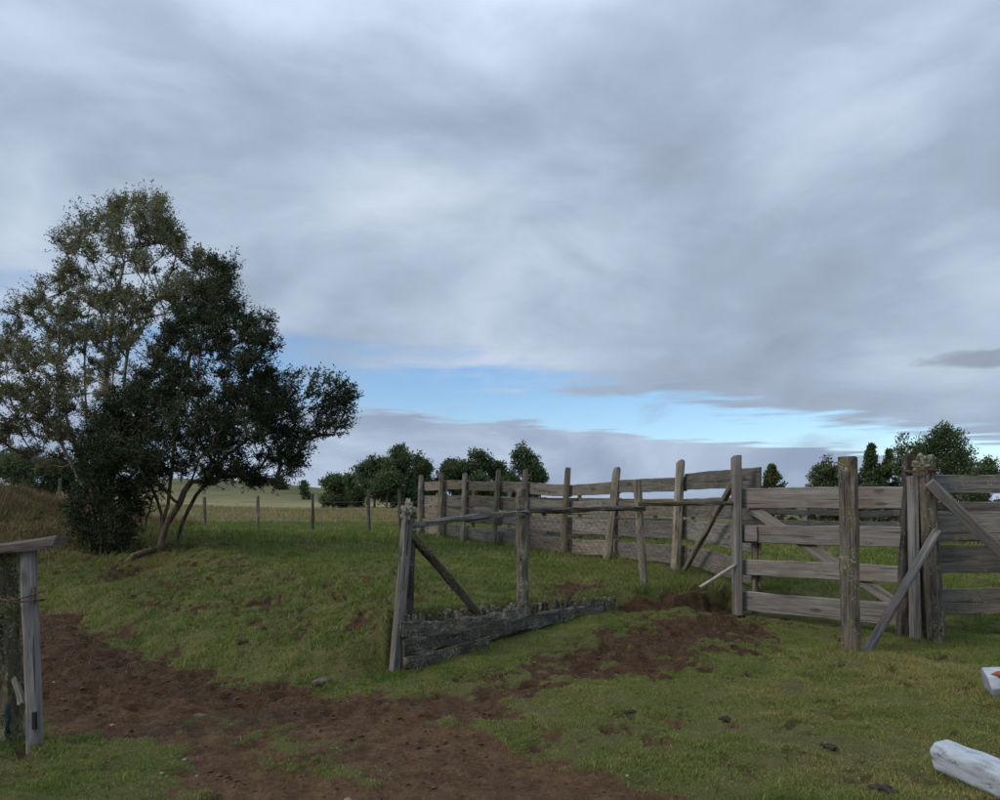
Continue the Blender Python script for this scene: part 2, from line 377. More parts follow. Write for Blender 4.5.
def prints(x, y, cell=0.21):
    """shallow hoof prints: one jittered oval pit per cell, most cells trodden"""
    u_ = np.asarray(x, float) / cell; v_ = np.asarray(y, float) / cell; iu = np.floor(u_); iv = np.floor(v_); out = np.zeros_like(u_)
    for a in (-1, 0, 1):
        for b in (-1, 0, 1):
            ci, cj = iu + a, iv + b; on = _hash(ci, cj, 93) > 0.3
            du = u_ - ci - _hash(ci, cj, 91); dv = v_ - cj - _hash(ci, cj, 92); q = (du / 0.40) ** 2 + (dv / 0.33) ** 2
            out = np.minimum(out, np.where(on, -np.clip(1 - q, 0, 1) ** 0.7 + 0.45 * np.exp(-((np.sqrt(q) - 1.15) / 0.22) ** 2) * 0, 0))
    return out

def height(x, y, soil=None):
    z = base_height(x, y)
    if soil is None: soil = soil_amount(np.asarray(x, float), np.asarray(y, float))
    near = 1 - sstep(y, 14, 26)
    rough = 0.11 * (fbm(x * 4.5, y * 4.5, 61, 3) - 0.5) + 0.10 * (0.3 - np.abs(fbm(x * 8, y * 8, 62, 3) - 0.5) * 2.4)
    rough = rough + 0.13 * (fbm(x * 2.4, y * 6.5, 66, 3) - 0.5) * sstep(y, 6.0, 7.5)
    wet = sstep(y, 5.0, 6.8) * 0.72 + 0.28                       # the near track is worn smooth, further back it is poached by hooves
    turf = 0.06 * (fbm(x * 3.5, y * 3.5, 63, 3) - 0.5)
    hoof = 0.20 * (fbm(x * 2.6, y * 4.6, 64, 3) - 0.5) * sstep(y - np.interp(x, XF, YF), 0.2, 1.5)
    pit = prints(x, y) * (0.045 * sstep(y, 4.6, 6.4) + 0.012)
    return z + near * (soil * (rough * wet - 0.05 + pit) + (1 - soil) * (turf + hoof))

def gz(x, y):
    return float(height(np.array([x]), np.array([y]))[0])

def graded(segs):
    out = [segs[0][0]]
    for a, b, n, mode in segs:
        if mode == 'l': out += list(np.linspace(a, b, n + 1)[1:])
        else:
            q = np.geomspace(1, mode, n + 1); q = (q - 1) / (q[-1] - 1); out += list(a + (b - a) * q[1:])
    return np.array(out)

gx = graded([(-7.5, 6.5, 400, 'l'), (6.5, 30, 70, 25), (30, 4000, 34, 400)])
gl = graded([(7.5, 30, 80, 22), (30, 4000, 34, 400)])
gx = np.concatenate([-gl[:0:-1], gx])
gy = graded([(3.0, 12, 275, 'l'), (12, 30, 115, 6), (30, 5000, 90, 900)])
gy = np.concatenate([np.linspace(-40, 2.8, 14), gy])
GX, GY = np.meshgrid(gx, gy)
SO = soil_amount(GX, GY)
GZ = height(GX, GY, SO)
nx, ny = len(gx), len(gy)
idx = np.arange(nx * ny).reshape(ny, nx)
quads = np.stack([idx[:-1, :-1], idx[:-1, 1:], idx[1:, 1:], idx[1:, :-1]], -1).reshape(-1, 4)

def ground_mat():
    m, t = new_mat('turf_and_red_earth')
    v = t.n('ShaderNodeTexCoord').outputs['Object']
    so = t.n('ShaderNodeAttribute', {'attribute_name': 'soil'}).outputs['Fac']
    sp = t.n('ShaderNodeSeparateXYZ'); t.put(sp.inputs[0], v)
    n_f = t.noise(v, 38, 6, 0.7); n_m = t.noise(v, 7, 5, 0.65); n_b = t.noise(v, 1.1, 4, 0.55); n_g = t.noise(v, 120, 4, 0.7); n_h = t.noise(v, 75, 5, 0.75)
    earth = t.ramp(t.math('ADD', t.math('MULTIPLY', n_f, 0.5), t.math('MULTIPLY', n_m, 0.5)),
                   [(0.30, (0.028, 0.015, 0.008)), (0.47, (0.082, 0.045, 0.023)), (0.66, (0.170, 0.102, 0.056))])
    grit = t.smooth(n_g, 0.70, 0.76)
    earth = t.mix(t.math('MULTIPLY', grit, 0.5), earth, (0.20, 0.15, 0.10))
    earth = t.mix(t.math('MULTIPLY', t.smooth(n_b, 0.48, 0.66), 0.35), earth, (0.115, 0.077, 0.048))
    damp = t.smooth(t.math('ADD', sp.outputs[1], t.math('MULTIPLY', t.math('SUBTRACT', n_b, 0.5), 3.0)), 5.2, 7.2, 0.0, 0.62)
    earth = t.mix(damp, earth, t.mix(1.0, earth, (0.42, 0.40, 0.42), 'MULTIPLY'))
    turf = t.ramp(t.math('ADD', t.math('MULTIPLY', n_h, 0.6), t.math('MULTIPLY', n_m, 0.4)),
                  [(0.30, (0.030, 0.036, 0.010)), (0.48, (0.090, 0.094, 0.028)), (0.68, (0.175, 0.138, 0.056))])
    turf = t.mix(t.math('MULTIPLY', t.smooth(n_b, 0.42, 0.62), 0.4), turf, (0.088, 0.070, 0.034))
    # dry hay-coloured pasture beyond the wire fence
    dry = t.math('MULTIPLY', t.smooth(sp.outputs[1], 31, 42), t.smooth(t.noise(v, 0.06, 3), 0.30, 0.55, 0.65, 1.0))
    hay = t.mix(t.smooth(t.noise(v, 0.5, 5, 0.6), 0.4, 0.6), (0.22, 0.185, 0.088), (0.15, 0.148, 0.060))
    hay = t.mix(t.smooth(sp.outputs[1], 85, 125), hay, t.mix(t.smooth(t.noise(v, 0.16, 5, 0.6), 0.35, 0.65), (0.105, 0.096, 0.042), (0.058, 0.064, 0.028)))
    turf = t.mix(dry, turf, hay)
    s2 = t.smooth(t.math('ADD', so, t.math('MULTIPLY', t.math('SUBTRACT', n_m, 0.5), 0.9)), 0.30, 0.62)
    c = t.mix(s2, turf, earth)
    h = t.math('ADD', t.math('MULTIPLY', n_f, 0.5), t.math('ADD', t.math('MULTIPLY', n_m, 0.9), t.math('MULTIPLY', t.math('ADD', n_g, n_h), 0.35)))
    finish(t, c, 0.95, h, 1.0, 0.045, 0.15)
    return m
ground = mesh_np('ground', np.stack([GX, GY, GZ], -1).reshape(-1, 3), quads, ground_mat(), smooth=True, attrs={'soil': SO.ravel()})
tag(ground, 'grazed turf and bare red-brown earth', None, None, 'structure')

# ------------------------------------------------------------------ timber
def timber(name, p0, p1, wid, thk, mat, parent, up=(0, 0, 1), seg=9, round_=False, wob=0.006, bow=0.0, cut0=0.0, cut1=0.0, taper=1.0, sides=10, wane=0.0, chamfer=0.14):
    """a hewn or sawn length of wood; local X runs along the grain, Z is its width, Y its thickness"""
    p0 = Vector(p0); p1 = Vector(p1); ax = (p1 - p0); L = ax.length; ax.normalize()
    upv = Vector(up); zz = (upv - ax * upv.dot(ax))
    if zz.length < 1e-3: zz = Vector((0, -1, 0)) - ax * ax.dot(Vector((0, -1, 0)))
    zz.normalize(); yy = zz.cross(ax).normalized()
    if round_:
        a0 = random.random() * 6
        prof = []
        for k in range(sides):
            a = a0 + 2 * math.pi * k / sides; r = 0.5 * random.uniform(0.84, 1.06)
            prof.append((math.cos(a) * thk * r, math.sin(a) * wid * r))
    else:
        c = chamfer * min(wid, thk) + 0.003; hw, ht = wid / 2, thk / 2
        prof = [(-ht + c, -hw), (ht - c, -hw), (ht, -hw + c), (ht, hw - c), (ht - c, hw), (-ht + c, hw), (-ht, hw - c), (-ht, -hw + c)]
    n = len(prof); ph = [[random.uniform(0, 6.28) for _ in range(3)] for _ in range(n)]
    b1, b2 = random.uniform(-1, 1) * bow, random.uniform(-1, 1) * bow
    wn = random.uniform(0, 6.28)
    V = []; Fc = []
    for i in range(seg + 1):
        s = i / seg; x = L * s; sc = 1 + (taper - 1) * s
        arch = 4 * s * (1 - s)
        for k, (y, z) in enumerate(prof):
            wv = wob * (math.sin(ph[k][0] + x * 5.3) + 0.7 * math.sin(ph[k][1] + x * 13.1) + 0.5 * math.sin(ph[k][2] + x * 27))
            dz = wv; 
            if wane and z > 0: dz -= wane * (0.5 + 0.5 * math.sin(wn + x * 3.1)) * (0.6 + 0.4 * math.sin(wn * 2 + x * 8.3))
            xx = x
            if i == 0: xx += cut0 * z + random.uniform(-1, 1) * wob
            if i == seg: xx += cut1 * z + random.uniform(-1, 1) * wob * 1.5
            V.append((xx, y * sc + wv * 0.6 + b1 * arch, z * sc + dz + b2 * arch))
        if i:
            a = (i - 1) * n; b = i * n
            for k in range(n):
                q = (k + 1) % n; Fc.append((a + k, a + q, b + q, b + k))
    Fc.append(tuple(range(n - 1, -1, -1))); Fc.append(tuple(range(seg * n, seg * n + n)))
    o = mesh_np(name, np.array(V), Fc, mat, parent)
    rot = Matrix((ax, yy, zz)).transposed().to_4x4()
    rel = p0 - (parent.location if parent is not None else Vector((0, 0, 0)))
    o.matrix_basis = Matrix.Translation(rel) @ rot
    return o

def lump(name, c, r, mat, parent=None, sub=2, amp=0.25, seed=0, rot=0.0):
    """an uneven rounded lump (stone, lichen cushion, clod)"""
    import bmesh
    bm = bmesh.new(); bmesh.ops.create_icosphere(bm, subdivisions=sub, radius=1.0)
    from mathutils import noise as mn
    o3 = Vector((seed * 3.17, seed * 1.3, 7.7)); cs, sn = math.cos(rot), math.sin(rot); V = []
    for v in bm.verts:
        d = v.co.normalized(); k = 1 + amp * (1.3 * mn.noise(d * 1.6 + o3) + (0.8 * mn.noise(d * 4.1 + o3) + 0.55 * mn.noise(d * 9.0 + o3) if sub > 2 else 0))
        q = Vector((d.x * k * r[0], d.y * k * r[1], d.z * k * r[2])); V.append((q.x * cs - q.y * sn, q.x * sn + q.y * cs, q.z))
    Fc = [tuple(v.index for v in f.verts) for f in bm.faces]; bm.free()
    rel = Vector(c) - (parent.location if parent is not None else Vector((0, 0, 0)))
    return mesh_np(name, np.array(V), Fc, mat, parent, smooth=True, loc=rel)

def tube(name, pts, rad, mat, parent=None, sides=6):
    pts = [Vector(p) for p in pts]; V = []; Fc = []
    off = parent.location if parent is not None else Vector((0, 0, 0))
    for i, p in enumerate(pts):
        d = (pts[min(i + 1, len(pts) - 1)] - pts[max(i - 1, 0)]).normalized()
        a = d.cross(Vector((0.3, 0.2, 1)) if abs(d.z) < 0.9 else Vector((1, 0, 0))).normalized(); b = d.cross(a)
        for k in range(sides):
            t_ = 2 * math.pi * k / sides; V.append(p - off + a * (math.cos(t_) * rad) + b * (math.sin(t_) * rad))
        if i:
            for k in range(sides):
                q = (k + 1) % sides; Fc.append(((i - 1) * sides + k, (i - 1) * sides + q, i * sides + q, i * sides + k))
    Fc.append(tuple(range(sides - 1, -1, -1))); Fc.append(tuple(range(len(V) - sides, len(V))))
    return mesh_np(name, np.array([tuple(v) for v in V]), Fc, mat, parent, smooth=True)

def ground_pt(x, y, dz=0.0):
    return Vector((x, y, gz(x, y) + dz))

def post_px(name, bx, tx, ty, Y, wid, thk, mat, parent, sink=0.25, **kw):
    """a post whose foot is at column bx and whose head is at (tx, ty), standing at distance Y"""
    x0 = (bx - CX) / F * Y
    p0 = ground_pt(x0, Y, -sink); p1 = at(tx, ty, Y)
    return timber(name, p0, p1, wid, thk, mat, parent, up=(0, -1, 0), **kw)

# ------------------------------------------------------------------ long corral fence behind the mound
fx = empty('corral_fence', ground_pt(0.6, 17.9), 'long weathered plank fence of split posts running back from the gate to the pasture', 'fence')
CP = [(419, 421, 476, 22.3), (439, 441.5, 475, 21.3), (462, 465, 475, 20.3), (493, 498.5, 472, 18.9), (523, 525.5, 471, 17.9),
      (562, 568, 470, 16.6), (606, 617, 470, 15.1), (675, 680.5, 463, 12.8)]
posts_xy = []
for i, (bx, tx, ty, Y) in enumerate(CP):
    wd = 0.15 if i < 6 else 0.17
    post_px('post', bx, tx, ty, Y, wd, wd * 1.05, M['stake'], fx, round_=True, sides=8, wob=0.008, cut1=random.choice((-0.9, 0.9, 0.7)), seg=9, taper=0.88)
    posts_xy.append(((0.5 * (bx + tx) - CX) / F * Y, Y))
posts_xy.append((3.24, 10.05))
rows = [(0.08, 0.42), (0.52, 0.85), (0.90, 1.21), (1.35, 1.62)]
for i in range(len(posts_xy) - 1):
    a = Vector((*posts_xy[i], 0)); b = Vector((*posts_xy[i + 1], 0)); d = (b - a).normalized(); nrm = Vector((-d.y, d.x, 0))
    if nrm.y < 0 or nrm.x < 0: nrm = Vector((abs(nrm.x), abs(nrm.y), 0))
    off = nrm * 0.125
    za, zb = gz(a.x, a.y), (gz(b.x, b.y) if i < len(posts_xy) - 2 else 0.39)
    for r, (lo, hi) in enumerate(rows):
        j0, j1, jw = random.uniform(-0.03, 0.03), random.uniform(-0.03, 0.03), random.uniform(-0.03, 0.02)
        p0 = a + off + nrm * (0.006 * (i % 2)) - d * 0.07 + Vector((0, 0, za + (lo + hi) / 2 + j0)); p1 = b + off + nrm * (0.006 * (i % 2)) + d * (0.07 if i < 7 else 0.12) + Vector((0, 0, zb + (lo + hi) / 2 + j1))
        # neighbouring bays lap: alternate them a board's thickness in depth
        sh = nrm * (0.028 if i % 2 else 0.0)
        timber('plank', p0 + sh, p1 + sh, hi - lo + jw, 0.03, M['board'], fx, wob=0.003, bow=0.012, seg=10, wane=0.014)
timber('brace', at(737, 476, 10.12), at(681, 577, 12.55), 0.10, 0.09, M['stake'], fx, up=(0, -1, 0), round_=True, sides=8, wob=0.005)

# ------------------------------------------------------------------ far side of the corral
bf = empty('back_fence', ground_pt(5, 21), 'low far rail fence closing the back of the corral, seen through the gaps', 'fence')
prev = None
for k in range(17):
    s = k / 16; x = -1.9 + s * 17.2; y = 23.2 - 2.6 * s + 0.15 * math.sin(k * 2.1)
    g = gz(x, y); h = 1.28 + 0.1 * math.sin(k * 1.7)
    timber('post', (x, y, g - 0.2), (x + 0.04 * math.sin(k), y, g + h + (0.28 if k in (2, 5) else 0)), 0.13, 0.13, M['far'], bf, up=(0, -1, 0), round_=True, sides=7, seg=5)
    if prev:
        for lo, wd in ((0.18, 0.20), (0.55, 0.20), (0.88, 0.17), (1.14, 0.14)):
            if lo == 0.55 and k % 5 == 3: continue
            timber('rail', (prev[0] - 0.06, prev[1] - 0.10 - 0.03 * (k % 2), prev[2] + lo + random.uniform(-.03, .03)), (x + 0.06, y - 0.10 - 0.03 * (k % 2), g + lo + random.uniform(-.03, .03)), wd, 0.03, M['far'], bf, wob=0.004, seg=4)
    prev = (x, y, g)

# ------------------------------------------------------------------ gate
A = Vector((3.15, 10.0, 0)); B = Vector((4.66, 8.5, 0)); gd = (B - A).normalized(); gn = Vector((gd.y, -gd.x, 0))   # gn points to the viewer's side
if gn.y > 0: gn = -gn
gt = empty('gate', (A.x, A.y, 0.15), 'closed four-board silver grey farm gate with diagonal brace', 'gate')
timber('stile', A + Vector((0, 0, 0.10)) + gn * 0.05, at(738, 457, 10.0) + gn * 0.05, 0.145, 0.11, M['gate'], gt, up=(0, -1, 0), cut1=0.25, wob=0.003)
timber('stile', B + Vector((0, 0, 0.06)) + gn * 0.05, at(914, 476, 8.5) + gn * 0.05, 0.12, 0.08, M['gate'], gt, up=(0, -1, 0), wob=0.003)
def zrow(py, Y): return EYE + (HZ - py) / F * Y
for ta, ba, tb, bb in ((487, 509, 487, 508), (525, 542, 526, 549), (560, 574, 565, 585), (591, 610, 605, 628)):
    zA, hA = (zrow(ta, 10) + zrow(ba, 10)) / 2, zrow(ta, 10) - zrow(ba, 10); zB, hB = (zrow(tb, 8.5) + zrow(bb, 8.5)) / 2, zrow(tb, 8.5) - zrow(bb, 8.5)
    timber('plank', A + Vector((0, 0, zA)) - gn * 0.03 - gd * 0.02, B + Vector((0, 0, zB)) - gn * 0.03 + gd * 0.03, (hA + hB) / 2, 0.035, M['gate'], gt, wob=0.003, seg=12, wane=0.012)
pa, pb = A + gd * 0.12, B - gd * 0.02
timber('brace', pa + Vector((0, 0, zrow(508, 9.9))) - gn * 0.068, pb + Vector((0, 0, zrow(618, 8.5))) - gn * 0.068, 0.13, 0.03, M['gate'], gt, wob=0.003)
timber('block', A + gd * 0.075 + Vector((0, 0, zrow(533.5, 9.95))) + gn * 0.0045, A + gd * 0.25 + Vector((0, 0, zrow(533.5, 9.9))) + gn * 0.0045, 0.20, 0.028, M['pale'], gt, seg=3, wob=0.002)
timber('post', A + gd * 0.14 - gn * 0.15 + Vector((0, 0, 0.05)), A + gd * 0.14 - gn * 0.15 + Vector((0, 0, 1.15)), 0.10, 0.09, M['stake'], gt, up=(0, -1, 0), round_=True, sides=8)

# ------------------------------------------------------------------ free post in front of the gate
fp = empty('gate_post', ground_pt(3.53, 7.7), 'thick squared free-standing post with lichen in front of the gate', 'post')
timber('shaft', ground_pt(3.56, 7.7, -0.3), at(848, 458, 7.7), 0.178, 0.18, M['post'], fp, up=(-0.45, -0.9, 0), wob=0.006, seg=14, cut1=0.06)

# ------------------------------------------------------------------ plank fence on the right
rf = empty('plank_fence', ground_pt(4.85, 8.45), 'plank fence with big lichen-capped corner post and slanting braces', 'fence')
cp0 = ground_pt(4.86, 8.46, -0.3); cp1 = at(923.5, 462, 8.46)
timber('corner_post', cp0, cp1, 0.225, 0.225, M['post'], rf, up=(0, -1, 0), round_=True, sides=12, wob=0.012, seg=14, taper=0.93)
lump('lichen', at(924, 464, 8.46), (0.105, 0.105, 0.105), M['lichen'], rf, 4, 0.45, 3)
timber('post', Vector((4.56, 8.62, 0.05)), at(909, 455, 8.62), 0.10, 0.12, M['dark'], rf, up=(0, -1, 0), wob=0.008)
ring = []
for k in range(25):
    a = k / 12 * 2 * math.pi; ring.append(Vector((at(921, 472, 8.48).x + 0.165 * math.cos(a), 8.48 + 0.16 * math.sin(a), at(0, 472, 8.48).z + 0.02 * (k / 24) + 0.01 * math.sin(3 * a))))
tube('wire_tie', ring, 0.008, M['rust'], rf)
for py0, py1 in ((475, 493.5), (502, 510.5), (512, 541), (545, 573), (588, 614)):
    z0, z1 = zrow(py0, 8.62), zrow(py1, 8.62)
    timber('plank', (4.93, 8.62 + random.uniform(-.004, .004), (z0 + z1) / 2), (7.35, 8.60, (z0 + z1) / 2 + 0.02), z0 - z1, 0.035, M['board'], rf, wob=0.004, seg=12, wane=0.015)
timber('post', ground_pt(7.2, 8.74, -0.3), Vector((7.2, 8.74, 2.0)), 0.2, 0.2, M['post'], rf, up=(0, -1, 0), round_=True)
timber('brace', at(929, 483, 8.30), at(1040, 590, 8.34), 0.115, 0.05, M['gate'], rf, up=(0, -0.3, 1), wob=0.004)
timber('prop', Vector((3.72, 7.78, gz(3.72, 7.78) - 0.05)), at(937, 531, 8.30), 0.085, 0.085, M['gate'], rf, up=(0, -0.6, 1), wob=0.003)

# ------------------------------------------------------------------ short stub fence over the retaining boards
sf = empty('rail_fence', ground_pt(-0.99, 7.18), 'short leaning rail fence with lichen-topped end post above the low board wall', 'fence')
timber('end_post', Vector((-1.02, 7.16, -0.35)), at(408.5, 508, 7.2), 0.092, 0.095, M['gate'], sf, up=(0.5, -0.85, 0), wob=0.006, seg=12)
lump('lichen', at(408.5, 513, 7.2), (0.068, 0.068, 0.115), M['lichen'], sf, 4, 0.5, 9)
timber('post', Vector((-0.90, 7.32, 0.0)), at(411, 530, 7.32), 0.10, 0.09, M['dark'], sf, up=(0, -1, 0), wob=0.007)
post_px('post', 523, 522.5, 490, 8.8, 0.16, 0.15, M['post'], sf, round_=True, sides=9, wob=0.010, seg=12)
post_px('post', 646, 637, 480, 10.05, 0.12, 0.12, M['stake'], sf, round_=True, sides=8, wob=0.006, seg=10)
timber('rail', at(407, 526, 7.30), at(528, 512.5, 8.70), 0.062, 0.05, M['post'], sf, round_=True, sides=8, wob=0.009, seg=14, bow=0.02)
timber('rail', at(516, 511.5, 8.68), at(645, 508, 9.95), 0.066, 0.05, M['dark'], sf, round_=True, sides=8, wob=0.009, seg=14, bow=0.02)
timber('rail', at(638, 503.5, 9.95), at(740, 503.5, 9.93), 0.068, 0.05, M['post'], sf, round_=True, sides=8, wob=0.006, seg=10)
timber('brace', at(411, 534, 7.28), at(477, 612, 7.95), 0.085, 0.08, M['dark'], sf, up=(0, -1, 0.3), wob=0.006)

rw = empty('retaining_wall', ground_pt(-0.3, 7.95), 'low dark retaining wall of rotten boards edged with lichen-tipped stakes', 'wall')
W0 = Vector((-0.94, 7.14, 0)); W1 = Vector((0.30, 8.62, 0)); W2 = Vector((1.50, 9.58, 0))
def wall_pt(s):
    return W0.lerp(W1, s / 0.55) if s < 0.55 else W1.lerp(W2, (s - 0.55) / 0.45)
for s0, s1, za, zb, h, dn in ((0.0, 0.34, 0.06, 0.11, 0.16, 0.0), (0.0, 0.48, 0.225, 0.22, 0.16, 0.02), (0.0, 0.55, 0.385, 0.33, 0.15, 0.04), (0.40, 0.90, 0.22, 0.265, 0.16, 0.03)):
    a, b = wall_pt(s0), wall_pt(min(s1, 0.55)) if s1 <= 0.56 else wall_pt(s1)
    nn = Vector((0.75, -0.66, 0)) * (0.07 - dn)
    timber('plank', a + nn + Vector((0, 0, za)), b + nn + Vector((0, 0, zb)), h, 0.04, M['crust'], rw, wob=0.011, seg=22, wane=0.04, bow=0.02)
N = 60
for k in range(N):
    s = (k + 0.5) / N * 0.98 + random.uniform(-.004, .004); p = wall_pt(s)
    topz = 0.505 - 0.13 * s + random.uniform(-0.02, 0.02); ln = random.uniform(0.16, 0.26) + 0.12
    q = p + Vector((random.uniform(-.015, .015), random.uniform(-.015, .015), 0))
    st = timber('stake', q + Vector((0, 0, topz - ln)), q + Vector((random.uniform(-.05, .05), random.uniform(-.03, .03), topz)), random.uniform(0.04, 0.085), random.uniform(0.04, 0.06), M['crust'], rw, up=(0.6, -0.7, 0), round_=True, sides=6, seg=3, wob=0.004, cut1=random.uniform(-0.6, 0.6))

# woven wire netting stapled along the rails
def netting(a, b, za, zb, ha, hb, cell=0.085):
    L = (b - a).length; nC_ = int(L / cell); V = []; Fc_ = []
    def ln_(p, q):
        k = len(V)
        for pt in (p, q):
            for dx, dz in ((0.0014, 0), (-0.0007, 0.0012), (-0.0007, -0.0012)): V.append((pt.x + dx - sf.location.x, pt.y - sf.location.y, pt.z + dz - sf.location.z))
        Fc_.extend([(k, k + 1, k + 4, k + 3), (k + 1, k + 2, k + 5, k + 4), (k + 2, k, k + 3, k + 5)])
    def P_(s_, h_): 
        q = a.lerp(b, s_); return Vector((q.x, q.y, za + (zb - za) * s_ + h_ * (ha + (hb - ha) * s_)))
    run = 0.9 / L
    for i in range(-int(0.9 / cell), nC_ + 1):
        s0 = i * cell / L
        for d_ in (1, -1):
            lo_, hi_ = (s0, s0 + run) if d_ > 0 else (s0 + run, s0)
            t0 = 0 if 0 <= lo_ <= 1 else (-lo_ / (hi_ - lo_) if lo_ < 0 else (1 - lo_) / (hi_ - lo_)); t1 = 1 if 0 <= hi_ <= 1 else (-lo_ / (hi_ - lo_) if hi_ < 0 else (1 - lo_) / (hi_ - lo_))
            if t1 > t0 >= 0: ln_(P_(lo_ + (hi_ - lo_) * t0, t0), P_(lo_ + (hi_ - lo_) * t1, t1))
    tag(mesh_np('wire_netting', np.array(V), Fc_, M['rust'], sf), kind='stuff')
netting(Vector((0.27, 8.76, 0)), Vector((1.90, 10.0, 0)), 0.40, 0.42, 1.06, 1.05)
netting(Vector((1.92, 10.0, 0)), Vector((3.12, 9.97, 0)), 0.42, 0.35, 1.1, 1.15)

# ------------------------------------------------------------------ frame at the left edge
lf = empty('stile_frame', ground_pt(-3.11, 5.07), 'pale squared post with mortise slots under a thick weathered top beam', 'stile')
lp0 = ground_pt(-3.095, 5.07, -0.2); lp1 = at(28.5, 549, 5.07)
timber('post', lp0, lp1, 0.088, 0.085, M['pale'], lf, up=(0.25, -0.97, 0), wob=0.0025, seg=12)
timber('beam', at(-120, 566, 5.02), at(60, 541, 5.07), 0.07, 0.15, M['pale'], lf, wob=0.004, seg=12, cut1=0.5)
slot_shade_m, ht = new_mat('painted_slot_shade'); finish(ht, (0.02, 0.017, 0.015), 1.0)  # no hole is cut; the shade inside the slot is painted as this dark colour
for (x0, x1, y0, y1, mm) in ((32.0, 37.0, 712, 729, slot_shade_m), (31.0, 36.0, 587, 604, M['dark'])):
    timber('mortise', at((x0 + x1) / 2 + 0.3, y1, 5.024), at((x0 + x1) / 2, y0, 5.024), (x1 - x0) / F * 5.07, 0.022, mm, lf, up=(1, -0.1, 0), seg=3, wob=0.001)  # solid blocks set on the post in place of cut recesses
wl = []
for k in range(29):
    a = k / 14 * 2 * math.pi
    wl.append(at(22, 597, 5.06) + Vector((0.14 * math.cos(a), 0.105 * math.sin(a), 0.03 * math.sin(a * 0.5 + 1) + 0.012 * math.cos(2 * a))))
tube('wire_tie', wl, 0.005, M['rust'], lf)
mp_ = empty('mossy_post', ground_pt(-3.3, 5.12), 'rough old post crusted with pale lichen beside the squared slotted post', 'post')
timber('shaft', ground_pt(-3.31, 5.14, -0.2), at(6, 553, 5.14), 0.17, 0.16, M['mossy'], mp_, up=(0, -1, 0), round_=True, sides=11, wob=0.012, seg=14)
oc = timber('wood_offcut', at(13, 674, 5.12), at(22, 704, 5.03), 0.032, 0.025, M['stake'], None, up=(1, 0, 0), seg=4)
tag(oc, 'small slanting wood offcut wedged between the mossy post and the slotted post', 'offcut')
tp = tube('rope_end', [at(8, 704, 4.99), at(6.5, 711, 4.97), at(9, 718, 4.985), at(7, 726, 4.97), at(8.5, 733, 4.98)], 0.013, M['teal'], None, 7)
tag(tp, 'short dark teal rope end at the foot of the mossy post', 'rope')

# ------------------------------------------------------------------ wire fence along the pasture
wf = empty('wire_fence', ground_pt(-6, 25), 'thin wire fence on wooden stakes along the dry pasture', 'fence')
wp = []
for bx, tx, ty, Y in ((-60, -60, 470, 27), (60, 60, 478, 27), (130, 130, 494, 26), (205, 204.5, 497, 25.5), (258, 258, 496, 25.2), (313, 312.5, 494, 25), (369, 368.5, 489, 24.5), (401, 399, 489, 23.6)):
    x = (bx - CX) / F * Y; g = gz(x, Y); z1 = max(g + 1.15, at(tx, ty, Y).z)
    timber('post', (x, Y, g - 0.2), ((tx - CX) / F * Y, Y, z1), 0.13 if bx == 369 else 0.10, 0.11, M['post'], wf, up=(0, -1, 0), round_=True, sides=7, seg=5, wob=0.008)
    wp.append(Vector((x, Y - 0.06, g)))
wp.append(Vector((-2.32, 22.3, gz(-2.32, 22.3))))
for h in (0.25, 0.5, 0.75, 1.02):
    pts = []
    for a, b in zip(wp[:-1], wp[1:]):
        for k in range(5): pts.append(a.lerp(b, k / 5) + Vector((0, 0, h - 0.03 * math.sin(math.pi * k / 5))))
    pts.append(wp[-1] + Vector((0, 0, h)))
    tube('wire', pts, 0.005, M['wire'], wf, 4)

# ------------------------------------------------------------------ whitewashed logs, stick, stones
def log(name, p0, p1, w_, t_, label, extra=None):
    e = empty(name, (p0 + p1) / 2, label, 'log')
    tk = timber('trunk', p0, p1, w_, t_, M['white'], e, up=(0, -0.45, 1), wob=0.0035, seg=16, bow=0.008, taper=1.03, cut0=-0.18, chamfer=0.24)
    md = tk.modifiers.new('round', 'BEVEL'); md.width = 0.012; md.segments = 2; md.limit_method = 'ANGLE'
    return e
l1 = log('whitewashed_log', Vector((2.65, 4.54, gz(2.6, 4.5) + 0.07)), Vector((2.735, 3.97, gz(2.7, 3.97) + 0.075)), 0.19, 0.17, 'chipped whitewashed log lying alone on the short grass')
l2 = log('whitewashed_log', Vector((3.95, 6.16, gz(4.0, 6.15) + 0.145)), Vector((4.9, 5.9, gz(5, 5.9) + 0.15)), 0.31, 0.26, 'whitewashed log with a rust-red patch on its upper end')
rp, rt = new_mat('flaking_rust_red_paint'); rv = rt.n('ShaderNodeTexCoord').outputs['Object']
finish(rt, rt.mix(rt.smooth(rt.noise(rv, 14, 5), 0.4, 0.6), (0.20, 0.060, 0.032), (0.11, 0.042, 0.028)), 0.9, rt.noise(rv, 30), 0.6, 0.01)
pt_ = lump('paint_patch', Vector((4.07, 6.13, gz(4.0, 6.15) + 0.145)) + Vector((0, -0.41, 0.912)) * 0.142, (0.14, 0.13, 0.030), rp, l2, 3, 0.22, 4); tag(pt_, 'rust-red paint patch')
sk = tube('pale_stick', [at(700, 587, 9.75), at(712, 580, 9.8), at(724, 572, 9.85), at(736, 564.5, 9.9)], 0.022, M['stick'], None, 6)
tag(sk, 'pale bleached stick leaning on the foot of the gate', 'stick')

